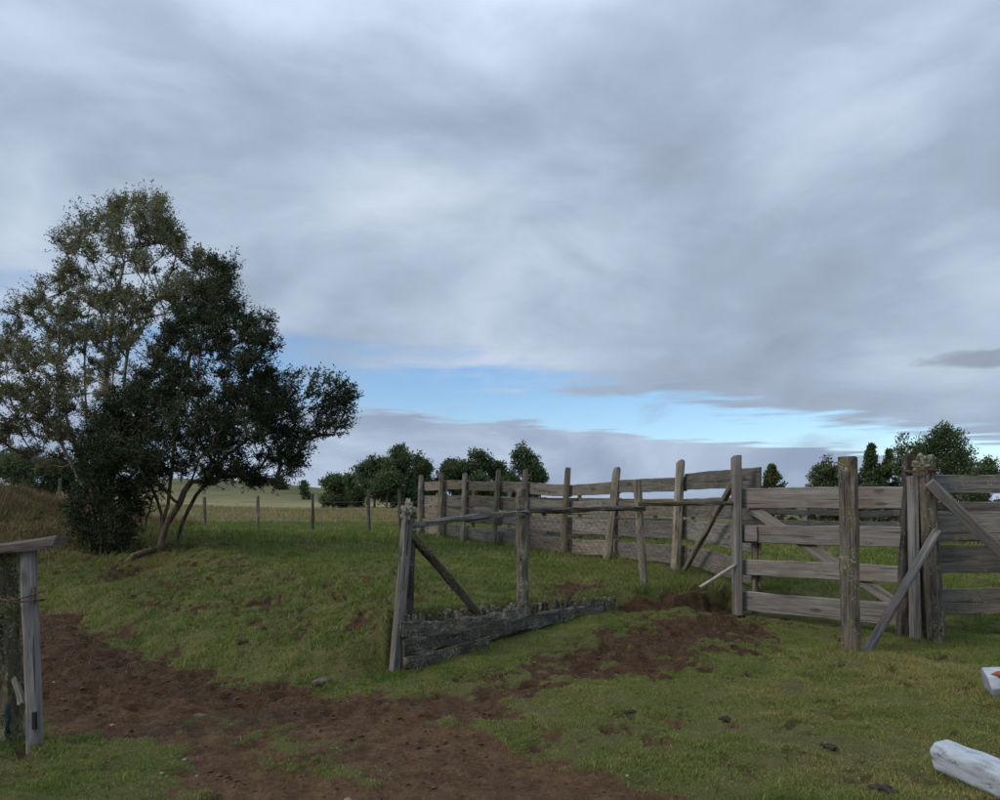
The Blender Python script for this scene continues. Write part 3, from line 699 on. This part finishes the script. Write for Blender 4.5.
for i, (px, py, r, asp, mt, lb) in enumerate(((200, 712, 0.052, 0.5, 'stone', 'flat brown stone at the edge of the grassy island in the track'), (322, 683, 0.085, 0.45, 'stone', 'long brown stone at the foot of the green bank'),
        (347, 797, 0.035, 0.7, 'pebble', 'rounded tan stone on the near end of the grassy island'))):
    x, y = on_ground(px, py)
    o = lump('stone', (x, y, gz(x, y) + r * asp * 0.3), (r * 1.25, r * 0.8, r * asp), M[mt], None, 2, 0.3, i, rot=i * 0.7)
    tag(o, lb, 'stone')
for i, (px, py) in enumerate(((54, 676), (185, 758), (197, 770), (112, 722), (162, 772), (627, 777), (240, 700))):
    x, y = on_ground(px, py); r = random.uniform(0.009, 0.017)
    o = lump('pebble', (x, y, gz(x, y) + r * 0.4), (r * 1.3, r, r * 0.75), M['pebble'], None, 1, 0.35, 200 + i, rot=i)
    tag(o, 'small pale pebble lying on the bare earth of the track', 'pebble', 'pebbles on the track')
for i, (px, py, r) in enumerate(((627, 717, 0.055), (725, 717, 0.05), (886, 794, 0.06), (630, 712, 0.04), (245, 641, 0.07), (828, 748, 0.05))):
    x, y = on_ground(px, py)
    o = lump('dung_pat', (x, y, gz(x, y) + 0.006), (r * 1.1, r * 0.8, r * 0.30), M['dung'], None, 3, 0.6, 300 + i, rot=i)
    tag(o, 'dark dried dung lump lying on the turf', 'dung', 'dung on the turf')

# loose clods on the bare earth (uncountable)
def scatter(n, x0, x1, y0, y1, seed):
    r = np.random.default_rng(seed); return r.uniform(x0, x1, n), r.uniform(y0, y1, n), r
cx_, cy_, r_ = scatter(160000, -8, 3.6, 3.2, 12.5, 3)
keep = (np.abs(cx_) < cy_ * 0.78 + 0.5) & (soil_amount(cx_, cy_) > r_.uniform(0.55, 1.0, len(cx_))) & (r_.uniform(0, 1, len(cx_)) < 0.25 + 0.5 * sstep(cy_, 5.4, 7))
cx_, cy_ = cx_[keep][:9500], cy_[keep][:9500]; nC = len(cx_)
ico = np.array([(0, 0, 1), (.9, 0, .3), (.28, .85, .35), (-.72, .53, .3), (-.72, -.53, .35), (.28, -.85, .3), (0.1, 0.05, -.7)])
fc = np.array([(0, 1, 2), (0, 2, 3), (0, 3, 4), (0, 4, 5), (0, 5, 1), (6, 2, 1), (6, 3, 2), (6, 4, 3), (6, 5, 4), (6, 1, 5)])
rad = np.exp(r_.normal(-4.85, 0.45, nC)); ang = r_.uniform(0, 6.28, nC)
jit = ico[None] * r_.uniform(0.6, 1.25, (nC, 7, 1)) * rad[:, None, None] * np.array([1.2, 1, 0.75])
xx = jit[..., 0] * np.cos(ang)[:, None] - jit[..., 1] * np.sin(ang)[:, None]; yy = jit[..., 0] * np.sin(ang)[:, None] + jit[..., 1] * np.cos(ang)[:, None]
cz = height(cx_, cy_) + rad * 0.2
cv = np.stack([xx + cx_[:, None], yy + cy_[:, None], jit[..., 2] + cz[:, None]], -1).reshape(-1, 3)
cf = (fc[None] + (np.arange(nC) * 7)[:, None, None]).reshape(-1, 3)
tag(mesh_np('soil_clods', cv, cf, M['clod']), 'crumbly red-brown clods scattered over the track', 'soil', None, 'stuff')

# ------------------------------------------------------------------ grass
def grass(name, label, x0, x1, y0, y1, dens, hgt, wid, tint_bias, seed, mask=None, lean=0.6, two=True, mat='grass'):
    n = int((x1 - x0) * (y1 - y0) * dens)
    x, y, r = scatter(n, x0, x1, y0, y1, seed)
    k = (np.abs(x) < y * 0.80 + 0.8)
    x, y = x[k], y[k]
    so = soil_amount(x, y)
    clump = fbm(x * 4.5, y * 4.5, 80, 3); patch = fbm(x * 0.8, y * 0.8, 81, 3)
    p = np.clip(1.1 - 1.35 * so, 0.02, 1) * np.clip(0.55 + 2.2 * (clump - 0.35), 0.42, 1)
    if mask is not None: p = p * mask(x, y)
    k = r.uniform(0, 1, len(x)) < p
    x, y, so, clump, patch = x[k], y[k], so[k], clump[k], patch[k]; n = len(x)
    z = height(x, y, so) - 0.004
    mound = np.exp(-((x - 3.55) ** 2 + (y - 7.45) ** 2) / (2 * 0.5 ** 2)) + 0.6 * np.exp(-((x - 4.3) ** 2 + (y - 6.6) ** 2) / (2 * 0.5 ** 2)); weeds = np.exp(-((x - 2.85) ** 2 + (y - 10.3) ** 2) / (2 * 0.33 ** 2))
    tall = np.zeros(n)
    for qx, qy in POST_FEET: tall = np.maximum(tall, 1.7 * np.exp(-((x - qx) ** 2 + (y - qy) ** 2) / (2 * 0.13 ** 2)))
    lip = sstep(x, 1.5, 1.8) * (1 - sstep(x, 2.9, 3.2)) * np.exp(-((y - np.interp(x, XF, YF) - 0.16) / 0.16) ** 2)
    H = hgt * (0.32 + 1.5 * clump ** 1.5) * (1 + 1.0 * lip) * np.exp(r.normal(0, 0.28, n)) * (1 - 0.4 * so) * (1 + 1.1 * mound + 1.6 * weeds + tall) * (1 + 0.5 * (r.uniform(0, 1, n) < 0.04))
    W = wid * r.uniform(0.7, 1.3, n)
    a = r.uniform(0, 2 * np.pi, n); la = r.uniform(0, 2 * np.pi, n); lm = H * lean * r.uniform(0.15, 1.1, n)
    dx, dy = np.cos(a) * W / 2, np.sin(a) * W / 2; lx, ly = np.cos(la) * lm, np.sin(la) * lm
    b0 = np.stack([x - dx, y - dy, z], -1); b1 = np.stack([x + dx, y + dy, z], -1)
    tip = np.stack([x + lx, y + ly, z + H * np.sqrt(np.clip(1 - (lean * 0.5) ** 2, 0.2, 1))], -1)
    t0 = np.clip(tint_bias + 0.9 * (patch - 0.5) + 0.35 * mound + 0.4 * weeds + 0.7 * (fbm(x * 3.2, y * 3.2, 82, 3) - 0.5) + r.normal(0, 0.24, n) + 0.12 * so + 0.25 * (1 - clump - 0.5) + (r.uniform(0, 1, n) < 0.07) * 0.4, 0, 1)
    if two:
        m0 = np.stack([x - dx * .7 + lx * .38, y - dy * .7 + ly * .38, z + H * 0.58], -1); m1 = np.stack([x + dx * .7 + lx * .38, y + dy * .7 + ly * .38, z + H * 0.58], -1)
        V = np.stack([b0, b1, m0, m1, tip], 1).reshape(-1, 3); o = np.arange(n)[:, None] * 5
        Fq = np.stack([o + [0, 1, 3], o + [0, 3, 2], o + [2, 3, 4]], 1).reshape(-1, 3); T = np.repeat(t0, 5)
    else:
        V = np.stack([b0, b1, tip], 1).reshape(-1, 3); o = np.arange(n)[:, None] * 3
        Fq = (o + [0, 1, 2]).reshape(-1, 3); T = np.repeat(t0, 3)
    ob = mesh_np(name, V, Fq, M[mat], attrs={'tint': T}, smooth=True)
    tag(ob, label, 'grass', None, 'stuff'); return n

POST_FEET = [(3.56, 7.65), (4.86, 8.4), (4.6, 8.45), (-1.0, 7.1), (-3.1, 5.03), (-3.3, 5.1), (1.92, 10.0), (0.27, 8.75), (3.15, 9.9), (2.66, 4.5), (2.75, 4.25), (2.85, 4.05), (4.0, 6.1), (4.2, 6.0)] + [(q[0], q[1] - 0.05) for q in posts_xy]
def foot(x): return np.interp(x, XF, YF)
n1 = grass('lawn_grass', 'short olive-green grazed grass in front of the gate and beside the track', -4.2, 6.8, 3.0, 9.9, 16500, 0.019, 0.0068, 0.47, 1, lambda x, y: 1.0 * (y < foot(x) + 0.1), 1.0, False)
n2 = grass('bank_grass', 'tufty green grass growing over the bank', -12, 9.5, 6.7, 14.5, 3400, 0.052, 0.0105, 0.34, 2, lambda x, y: 1.0 * ((y >= foot(x) + 0.1) | ((x < -1.2) & (y > foot(x) - 1.6))), 0.9, False)
n3 = grass('crest_grass', 'rank green grass along the top of the bank and inside the corral', -24, 18, 14.5, 36, 360, 0.10, 0.026, 0.36, 3, None, 0.8, False)
n4 = grass('pasture_grass', 'dry straw-coloured grass of the pasture beyond the wire fence', -52, 30, 36, 66, 62, 0.16, 0.055, 0.50, 4, None, 0.7, False, 'hay')
n5 = grass('rough_grass', 'brown rough grass on the knoll beside the track', -17.5, -8.2, 12.8, 22, 1100, 0.20, 0.016, 0.55, 5, lambda x, y: sstep(-x, 7.8, 9.8), 0.9, False, 'dry_grass')
print('grass', n1, n2, n3, n4, n5)

# ------------------------------------------------------------------ trees
def leaves_mesh(name, centers, count, spread, size, mat, parent, seed, tint=0.5, dirs=None, flat=1.0, twigs=0, bark_=None, hub=None):
    """leafy twigs fanning out of every branch end; the leaves are one mesh, the twigs another"""
    r = np.random.default_rng(seed); C = np.asarray(centers); m = len(C)
    sp = np.broadcast_to(np.asarray(spread, float), (m,))
    if twigs:
        k = m * twigs; c = np.repeat(C, twigs, 0); spr = np.repeat(sp, twigs)
        out = np.repeat(dirs, twigs, 0) * 2.2 if dirs is not None else (lambda q: q / (np.linalg.norm(q, axis=1)[:, None] + 1e-9) * 0.8)(c - np.array(hub))
        d = r.normal(0, 1, (k, 3)) * np.array([1, 1, flat]) + out + np.array([0, 0, 0.25]); d /= np.linalg.norm(d, axis=1)[:, None]
        Lt = spr * r.uniform(0.6, 1.5, k); tip = c + d * Lt[:, None]; c0 = c - d * Lt[:, None] * 0.25
        a_ = np.cross(d, np.array([0.3, 0.9, 0.2])); a_ /= np.linalg.norm(a_, axis=1)[:, None] + 1e-9; b_ = np.cross(d, a_)
        tw = 0.0045
        R = [c0 + (a_ * math.cos(t) + b_ * math.sin(t)) * tw for t in (0, 2.1, 4.2)] + [tip]
        V = np.stack(R, 1).reshape(-1, 3) - np.array(parent.location); o = np.arange(k)[:, None] * 4
        tag(mesh_np('twigs', V, np.stack([o + [0, 1, 3], o + [1, 2, 3], o + [2, 0, 3]], 1).reshape(-1, 3), bark_, parent), kind='stuff')
        per = max(1, count // twigs); n = k * per
        t = r.uniform(0.1, 1.03, n)[:, None]
        ax = np.repeat(d, per, 0); q = np.repeat(c, per, 0) + ax * t * np.repeat(Lt, per)[:, None] + r.normal(0, 0.018, (n, 3))
        d = r.normal(0, 1, (n, 3)) + ax * 0.9; cl = np.repeat(r.normal(0, 0.22, m), twigs * per)
    else:
        n = m * count; c = np.repeat(C, count, 0); g = r.normal(0, 1, (n, 3)); g /= np.linalg.norm(g, axis=1)[:, None]
        g *= (r.uniform(0, 1, n) ** 0.45)[:, None] * np.array([1, 1, flat]); q = c + g * np.repeat(sp, count)[:, None]
        d = r.normal(0, 1, (n, 3)) + np.array([0, 0, 0.3]); cl = np.repeat(r.normal(0, 0.24, m), count)
    d /= np.linalg.norm(d, axis=1)[:, None]
    e = np.cross(d, r.normal(0, 1, (n, 3))); e /= np.linalg.norm(e, axis=1)[:, None] + 1e-9
    nn = np.cross(d, e)
    L = size * r.uniform(0.65, 1.35, n)[:, None]; Wd = L * r.uniform(0.34, 0.55, n)[:, None]
    v0 = q; v1 = q + d * L * .5 + e * Wd * .5 + nn * Wd * .15; v2 = q + d * L; v3 = q + d * L * .5 - e * Wd * .5 + nn * Wd * .15
    V = np.stack([v0, v1, v2, v3], 1).reshape(-1, 3) - np.array(parent.location)
    o = np.arange(n)[:, None] * 4
    Fq = np.stack([o + [0, 1, 2], o + [0, 2, 3]], 1).reshape(-1, 3)
    T = np.repeat(np.clip(tint + cl + r.normal(0, 0.17, n), 0, 1), 4)
    return mesh_np(name, V, Fq, mat, parent, attrs={'tint': T})

def grow(roots, targets, step=0.22, seed=0, jitter=0.05, up_bias=0.0):
    """join every twig end to the nearest limb already grown; roots = list of polylines (trunks)"""
    r = np.random.default_rng(seed); P = []; par = []
    for line in roots:
        last = -1
        for i, p in enumerate(line):
            if i:
                a = np.array(line[i - 1]); b = np.array(p); m = max(1, int(np.linalg.norm(b - a) / step))
                for k in range(1, m + 1):
                    P.append(a + (b - a) * k / m + r.normal(0, jitter * 0.4, 3)); par.append(last); last = len(P) - 1
            else:
                P.append(np.array(p, float)); par.append(-1); last = len(P) - 1
    root0 = np.array(roots[0][0])
    order = np.argsort([np.linalg.norm(np.array(t_) - root0) for t_ in targets]); tips = []
    for ti in order:
        T = np.array(targets[ti]); A = np.array(P); dv = T - A; dist = np.linalg.norm(dv, axis=1)
        cost = dist + 0.9 * np.maximum(0, A[:, 2] - T[:, None][2] + 0.15) + up_bias * np.maximum(0, np.linalg.norm(A - root0, axis=1) - np.linalg.norm(T - root0))
        j = int(np.argmin(cost)); a = P[j]; m = max(1, int(dist[j] / step)); last = j
        sag = r.normal(0, 0.08, 3) * dist[j]
        for k in range(1, m + 1):
            s = k / m; P.append(a + (T - a) * s + sag * math.sin(math.pi * s) + r.normal(0, jitter, 3) * (k < m)); par.append(last); last = len(P) - 1
        tips.append(last)
    return np.array(P), np.array(par), tips

def limbs_mesh(name, P, par, mat, parent, r_tip=0.006, power=2.3, scale=1.0, rmax=0.16, sides=6):
    n = len(P); wgt = np.zeros(n); kids = [[] for _ in range(n)]
    for i in range(n):
        if par[i] >= 0: kids[par[i]].append(i)
    for i in range(n - 1, -1, -1):
        if not kids[i]: wgt[i] = 1.0
        if par[i] >= 0: wgt[par[i]] += wgt[i]
    rad = np.minimum(r_tip * scale * wgt ** (1 / power), rmax)
    V = []; Fc = []; off = np.array(parent.location); ring = {}
    cs = [(math.cos(2 * math.pi * k / sides), math.sin(2 * math.pi * k / sides)) for k in range(sides)]
    def mk(c, d, rr):
        d = d / (np.linalg.norm(d) + 1e-9); a = np.cross(d, [0.31, 0.95, 0.05] if abs(d[1]) < 0.9 else [1, 0, 0]); a /= np.linalg.norm(a) + 1e-9; b = np.cross(d, a)
        s = len(V)
        for u_, v_ in cs: V.append(c - off + a * u_ * rr + b * v_ * rr)
        return s
    for i in range(n):
        p = par[i]
        if p < 0: continue
        d = P[i] - P[p]
        main = max(kids[p], key=lambda q: wgt[q]) == i
        if main and p in ring: a = ring[p]
        else: a = mk(P[p], d, rad[i] if not (par[p] < 0) else rad[p] * 1.35)
        b = mk(P[i], d, rad[i]); ring[i] = b
        for k in range(sides):
            q = (k + 1) % sides; Fc.append((a + k, a + q, b + q, b + k))
    return mesh_np(name, np.array(V), np.array(Fc), mat, parent, smooth=True)

def fill_outline(pts, Y, depth, n, seed, gap=0.0, freq=0.02):
    """random points inside a crown whose front view has this outline, rounded off in depth"""
    r = np.random.default_rng(seed); P = np.array(pts, float); out = []
    lo, hi = P.min(0), P.max(0); 
    while len(out) < n:
        q = r.uniform(lo, hi, (4000, 2)); sd_ = poly_sd(q[:, 0], q[:, 1], P)
        ok = (sd_ > 2) & (fbm(q[:, 0] * freq * 2, q[:, 1] * freq * 2, seed, 2) > gap)
        for (a, b), s in zip(q[ok], sd_[ok]):
            dd = depth * math.sqrt(min(1.0, s / 55.0)); out.append(np.array(at(a, b, Y + r.uniform(-1, 1) * dd)))
            if len(out) >= n: break
    return out

# tall olive tree
ta = empty('tall_tree', ground_pt(at(104, 0, 15.8).x, 15.8), 'tall many-stemmed tree with thin olive-grey foliage standing on the bank', 'tree')
OUT_A = [(118, 203), (136, 194), (152, 193), (170, 205), (188, 214), (180, 236), (189, 250), (212, 253), (232, 268), (236, 292), (222, 318), (200, 340), (188, 390), (165, 430), (120, 452), (70, 470), (30, 466), (5, 448),
         (-30, 420), (-40, 380), (-12, 345), (2, 318), (28, 292), (48, 282), (62, 262), (55, 240), (78, 222), (66, 210), (92, 205)]
YA = 15.8
bA = at(104, 548, YA); bA.z = gz(bA.x, bA.y) - 0.1
def tr(*q): return [tuple(bA)] + [tuple(at(a, b, YA + d)) for a, b, d in q]
rootsA = [tr((106, 480, 0), (104, 400, 0.1), (112, 320, 0.2), (126, 250, 0.1)), tr((98, 490, .3), (86, 420, .5), (84, 350, .6), (92, 290, .5)),
          tr((112, 480, -.3), (124, 400, -.4), (128, 330, -.4), (150, 260, -.5)), tr((90, 500, -.2), (60, 440, -.4), (32, 385, -.5), (22, 340, -.5)),
          tr((96, 500, .2), (70, 430, .3), (58, 370, .4), (60, 300, .4)), tr((115, 470, .3), (150, 380, .5), (180, 320, .5), (205, 280, .5))]
tA = fill_outline(OUT_A, YA, 1.6, 720, 51, gap=0.33, freq=0.040)
PA, parA, tipsA = grow(rootsA, tA, 0.24, 1, 0.03, 0.5)
limbs_mesh('trunk', PA, parA, M['bark_pale'], ta, r_tip=0.0085, power=2.45, rmax=0.12)
leaves_mesh('crown', np.array(tA), 240, np.random.default_rng(1).uniform(0.15, 0.34, len(tA)), 0.045, M['leaf_olive'], ta, 61, 0.64, flat=0.9, twigs=10, bark_=M['bark_pale'], hub=at(100, 470, YA))

# dark leaning evergreen
tb = empty('evergreen_tree', ground_pt(at(160, 0, 14.6).x, 14.6), 'dense dark evergreen tree leaning right from bent trunks on the bank', 'tree')
OUT_B = [(188, 262), (212, 256), (236, 270), (232, 300), (250, 315), (268, 312), (277, 345), (272, 378), (282, 395), (300, 420), (300, 460), (290, 482), (262, 488), (235, 486), (208, 488), (185, 486), (160, 490), (135, 490), (95, 470),
         (92, 430), (120, 395), (150, 370), (165, 330), (182, 300)]
YB = 14.6
bB = at(158, 558, YB); bB.z = gz(bB.x, bB.y) - 0.1; bC = at(176, 553, YB + .3); bC.z = gz(bC.x, bC.y) - 0.1
rootsB = [[tuple(bB)] + [tuple(at(a, b, YB + d)) for a, b, d in ((161, 535, 0), (168, 505, .05), (172, 470, .1), (176, 410, .1), (195, 330, 0))],
          [tuple(bB)] + [tuple(at(a, b, YB + d)) for a, b, d in ((166, 525, -.05), (186, 492, -.1), (205, 450, -.3), (240, 410, -.3))],
          [tuple(bC)] + [tuple(at(a, b, YB + .3 + d)) for a, b, d in ((182, 525, 0), (196, 495, 0), (225, 455, .2), (270, 425, .2), (310, 405, .1))],
          [tuple(bB)] + [tuple(at(a, b, YB + d)) for a, b, d in ((163, 530, .1), (158, 500, .3), (140, 460, .3), (128, 420, .3))]]
tB = fill_outline(OUT_B, YB, 1.7, 620, 52, gap=0.27, freq=0.026)
rs = np.random.default_rng(9); SPR = []; SDR = []
for _ in range(190):                                        # feathery sprays reaching out to the right
    s = rs.uniform(0, 1) ** 0.85; a = 262 + 84 * s + rs.normal(0, 4); mid = 432 - 30 * s; half = 60 - 42 * s
    b = mid + rs.uniform(-1, 1) * half
    SPR.append(np.array(at(a, b, YB + rs.uniform(-0.9, 0.9) * (1.1 - s)))); SDR.append(np.array([0.9, rs.normal(0, .3), 0.40 - (b - mid) / 80]))
PB, parB, tipsB = grow(rootsB, tB + SPR, 0.22, 2, 0.03, 0.6)
limbs_mesh('trunk', PB, parB, M['bark_brown'], tb, r_tip=0.0075, power=2.4, rmax=0.15)
leaves_mesh('crown', np.array(tB), 230, np.random.default_rng(2).uniform(0.16, 0.34, len(tB)), 0.046, M['leaf_dark'], tb, 62, 0.40, flat=0.8, twigs=10, bark_=M['bark_brown'], hub=at(190, 470, YB))
leaves_mesh('spray', np.array(SPR), 64, 0.24, 0.050, M['leaf_dark'], tb, 63, 0.6, dirs=np.array(SDR), flat=0.7, twigs=4, bark_=M['bark_brown'], hub=at(190, 470, YB))
tube('root', [bB + Vector((0, 0, .12)), bB + Vector((-.12, -.15, .10)), bB + Vector((-.27, -.42, .03)), bB + Vector((-.33, -.62, -.12))], 0.05, M['bark_brown'], tb, 7)

# dark shrub at the foot of the tall tree
sh = empty('evergreen_shrub', ground_pt(at(104, 0, 14.9).x, 14.9), 'dense dark shrub crowding the foot of the tall olive tree', 'shrub')
OUT_S = [(76, 440), (100, 415), (132, 420), (152, 460), (150, 495), (138, 518), (132, 540), (118, 552), (92, 552), (78, 540), (72, 510), (72, 475)]
tS = fill_outline(OUT_S, 14.9, 0.9, 190, 53)
bS = at(106, 552, 14.9); bS.z = gz(bS.x, bS.y) - 0.05
rootsS = [[tuple(bS + Vector((dx, dy, 0)))] + [tuple(at(a, b, 14.9 + dy))] for dx, dy, a, b in ((-.3, 0, 88, 500), (-.1, .1, 98, 480), (.1, -.1, 110, 470), (.25, 0, 120, 490), (.4, .1, 132, 480), (0, -.2, 104, 505))]
PS, parS, _ = grow(rootsS, tS, 0.2, 3, 0.02, 0.3)
limbs_mesh('trunk', PS, parS, M['bark_brown'], sh, r_tip=0.007, power=2.3, rmax=0.05, sides=5)
leaves_mesh('crown', np.array(tS), 220, 0.24, 0.045, M['leaf_shrub'], sh, 64, 0.42, twigs=10, bark_=M['bark_brown'], hub=at(106, 500, 14.9))
# bare-stemmed sapling seen under the crown
bs = empty('bare_sapling', ground_pt(at(143, 0, 17).x, 17), 'thin leafless sapling seen under the dark evergreen crown', 'sapling')
b0 = Vector(bs.location) - Vector((0, 0, .05))
PT, parT, _ = grow([[tuple(b0), tuple(at(146, 520, 17)), tuple(at(152, 500, 17.1))], [tuple(b0), tuple(at(140, 515, 17)), tuple(at(134, 498, 16.9))]], [np.array(at(a, b, 17 + c)) for a, b, c in ((160, 490, 0), (128, 488, 0), (148, 485, .2), (139, 487, -.2), (165, 505, .1), (155, 480, 0))], 0.15, 6, 0.02)
limbs_mesh('trunk', PT, parT, M['bark_brown'], bs, r_tip=0.012, power=2.2, rmax=0.04, sides=5)

def far_tree(px, py_top, half, Y, label, group, shape='round', mat='leaf_far', n=240, seed=0, low=0.03, tint=0.42, thin=1.0):
    x = (px - CX) / F * Y; g = gz(x, Y); e = empty('broadleaf_tree' if shape == 'round' else 'conical_tree', (x, Y, g), label, 'tree', group)
    r = np.random.default_rng(seed + 400); top = at(px, py_top, Y).z; Ht = top - g; R = half / F * Y; pts = []
    lobes = []
    if shape == 'round':                                   # a crown of several uneven boughs, one of them the leader
        lobes.append((0.0, 0.0, 0.74, 0.46, 0.245)); nl = int(r.integers(6, 10))
        for k in range(nl):
            a = k * 2.4 + r.uniform(-.5, .5); s_ = r.uniform(low + 0.1, 0.80); q_ = r.uniform(0.35, 0.68) * (1.1 - 0.45 * max(0, s_ - 0.45))
            lobes.append((q_ * math.cos(a), q_ * math.sin(a), s_, r.uniform(0.30, 0.48), r.uniform(0.11, 0.20)))
    wts = np.array([l[3] ** 2 * l[4] for l in lobes]) if lobes else None
    lob = r.uniform(0, 6.28, 3)
    while len(pts) < n:
        if lobes:
            l = lobes[int(r.choice(len(lobes), p=wts / wts.sum()))]; v = r.normal(0, 1, 3); v = v / np.linalg.norm(v) * r.uniform(0.25, 1) ** 0.5
            pts.append(np.array([x + R * (l[0] + l[3] * v[0]), Y + R * (l[1] + l[3] * v[1]), g + Ht * min(0.985, max(low, l[2] + l[4] * v[2]))]))
        else:
            s = r.uniform(low, 1); a = r.uniform(0, 6.28); pr = (1 - s) ** 0.9 * (0.85 + 0.2 * math.sin(21 * s + lob[0] + a) + 0.1 * math.sin(3 * a + lob[1]))
            q = pr * R * math.sqrt(r.uniform(0.15, 1)); pts.append(np.array([x + q * math.cos(a), Y + q * math.sin(a), g + s * Ht * 0.985]))
    P, par, _ = grow([[(x, Y, g - 0.2), (x + .05 * R, Y, g + Ht * .35), (x, Y, g + Ht * .8)]], pts[:60], 0.6, seed, 0.03, 0.4)
    limbs_mesh('trunk', P, par, M['bark_brown'], e, r_tip=0.028, power=2.3, rmax=0.28, sides=5)
    lf_ = 0.26 * Y / 80
    leaves_mesh('crown', np.array(pts), int(34 * thin), np.full(len(pts), 0.42 * Y / 80 + 0.07 * R if shape == 'round' else 0.30 * Y / 80), lf_ * 1.08, M[mat], e, seed + 500, tint, flat=0.8)
    return e

G1, G2, G3 = 'trees left of the long fence', 'trees behind the long fence', 'trees beyond the gate'
far_tree(333, 473, 16, 74, 'low dark bushy tree at the open end of the pasture tree row', G1, n=150, seed=1)
far_tree(352, 470, 15, 78, 'thin greyish tree between the low bushy tree and the big pasture trees', G1, n=130, seed=2, tint=0.55, thin=.8)
far_tree(374, 457, 22, 76, 'broad dark tree in the pasture row beside the tallest one', G1, n=260, seed=3)
far_tree(400, 444, 24, 75, 'tallest rounded dark tree of the pasture row', G1, n=340, seed=4)
far_tree(418, 452, 15, 79, 'narrow dark tree ending the pasture row by the fence end', G1, n=200, seed=5)
far_tree(386, 472, 20, 72, 'low leafy tree under the tallest pasture tree', G1, n=200, seed=6)
far_tree(452, 458, 17, 78, 'low rounded tree just past the fence end post', G2, n=220, seed=7)
far_tree(478, 447, 21, 78, 'wide rounded tree in the middle of the clump behind the long fence', G2, n=300, seed=8)
far_tree(500, 462, 14, 80, 'small tree filling the dip between two bigger ones behind the fence', G2, n=160, seed=9)
far_tree(522, 442, 19, 76, 'tall round-headed tree behind the long fence', G2, n=280, seed=10)
far_tree(540, 470, 9, 77, 'small thin tree at the foot of the tall round-headed one', G2, n=70, seed=11, tint=.55)
far_tree(772, 465, 44, 62, 'lone conical yellow-green tree above the gate', G3, 'cone', 'leaf_far2', n=260, seed=12)
far_tree(826, 456, 20, 64, 'blunt yellow-green tree beside the free-standing post', G3, 'round', 'leaf_far2', n=260, seed=13)
far_tree(846, 460, 24, 66, 'small dark tree half hidden behind the free-standing post', G3, 'cone', 'leaf_far', n=150, seed=14)
far_tree(871, 444, 34, 64, 'pointed dark conical tree beyond the gate', G3, 'cone', 'leaf_far', n=300, seed=15)
far_tree(889, 450, 30, 66, 'second conical tree, beside the pointed dark one', G3, 'cone', 'leaf_far', n=240, seed=16)
far_tree(903, 430, 15, 62, 'thin open-crowned tree behind the lichen-capped post', G3, n=110, seed=17, tint=.55, thin=.55)
far_tree(948, 420, 34, 60, 'big domed dark green tree behind the plank fence', G3, n=560, seed=18)
far_tree(918, 434, 16, 63, 'narrow tree against the left flank of the big domed tree', G3, n=200, seed=19)
far_tree(985, 455, 22, 64, 'low dark tree to one side of the big domed tree', G3, n=240, seed=20)
far_tree(1030, 462, 24, 66, 'low spreading tree past the low dark one beside the domed tree', G3, n=240, seed=21)
far_tree(345, 484, 20, 82, 'low thicket-like tree behind the greyish pasture tree', G1, n=140, seed=31, low=.02)
far_tree(430, 478, 18, 82, 'low dark tree in the gap between the two tree clumps', G2, n=140, seed=32, low=.02)
far_tree(463, 470, 18, 83, 'squat tree behind the fence end, under the wide rounded one', G2, n=160, seed=33, low=.02)
far_tree(506, 470, 18, 82, 'squat dark tree at the foot of the round-headed tree', G2, n=160, seed=34, low=.02)
far_tree(862, 470, 26, 70, 'low broad tree under the two conical trees', G3, n=200, seed=35, low=.02)
far_tree(912, 462, 26, 68, 'low leafy tree under the thin open-crowned one', G3, n=200, seed=36, low=.02)
G4 = 'trees behind the brown knoll'
far_tree(10, 448, 34, 44, 'dark broad tree rising behind the brown knoll', G4, n=300, seed=22, low=.02)
far_tree(52, 455, 26, 46, 'olive-tinted tree behind the knoll next to the tall tree', G4, mat='leaf_far2', n=280, seed=23, low=.02, tint=.3)
far_tree(84, 462, 22, 47, 'low dark tree seen under the tall olive tree', G4, n=220, seed=24, low=.02)
far_tree(-30, 445, 36, 45, 'dark tree at the far end of the row behind the knoll', G4, n=260, seed=25, low=.02)
far_tree(304, 480, 4, 110, 'tiny dark tree on the far hillside', 'small trees on the far hill', n=24, seed=26)
far_tree(280, 482, 6, 130, 'small bushy tree on the far hill crest', 'small trees on the far hill', n=30, seed=27)
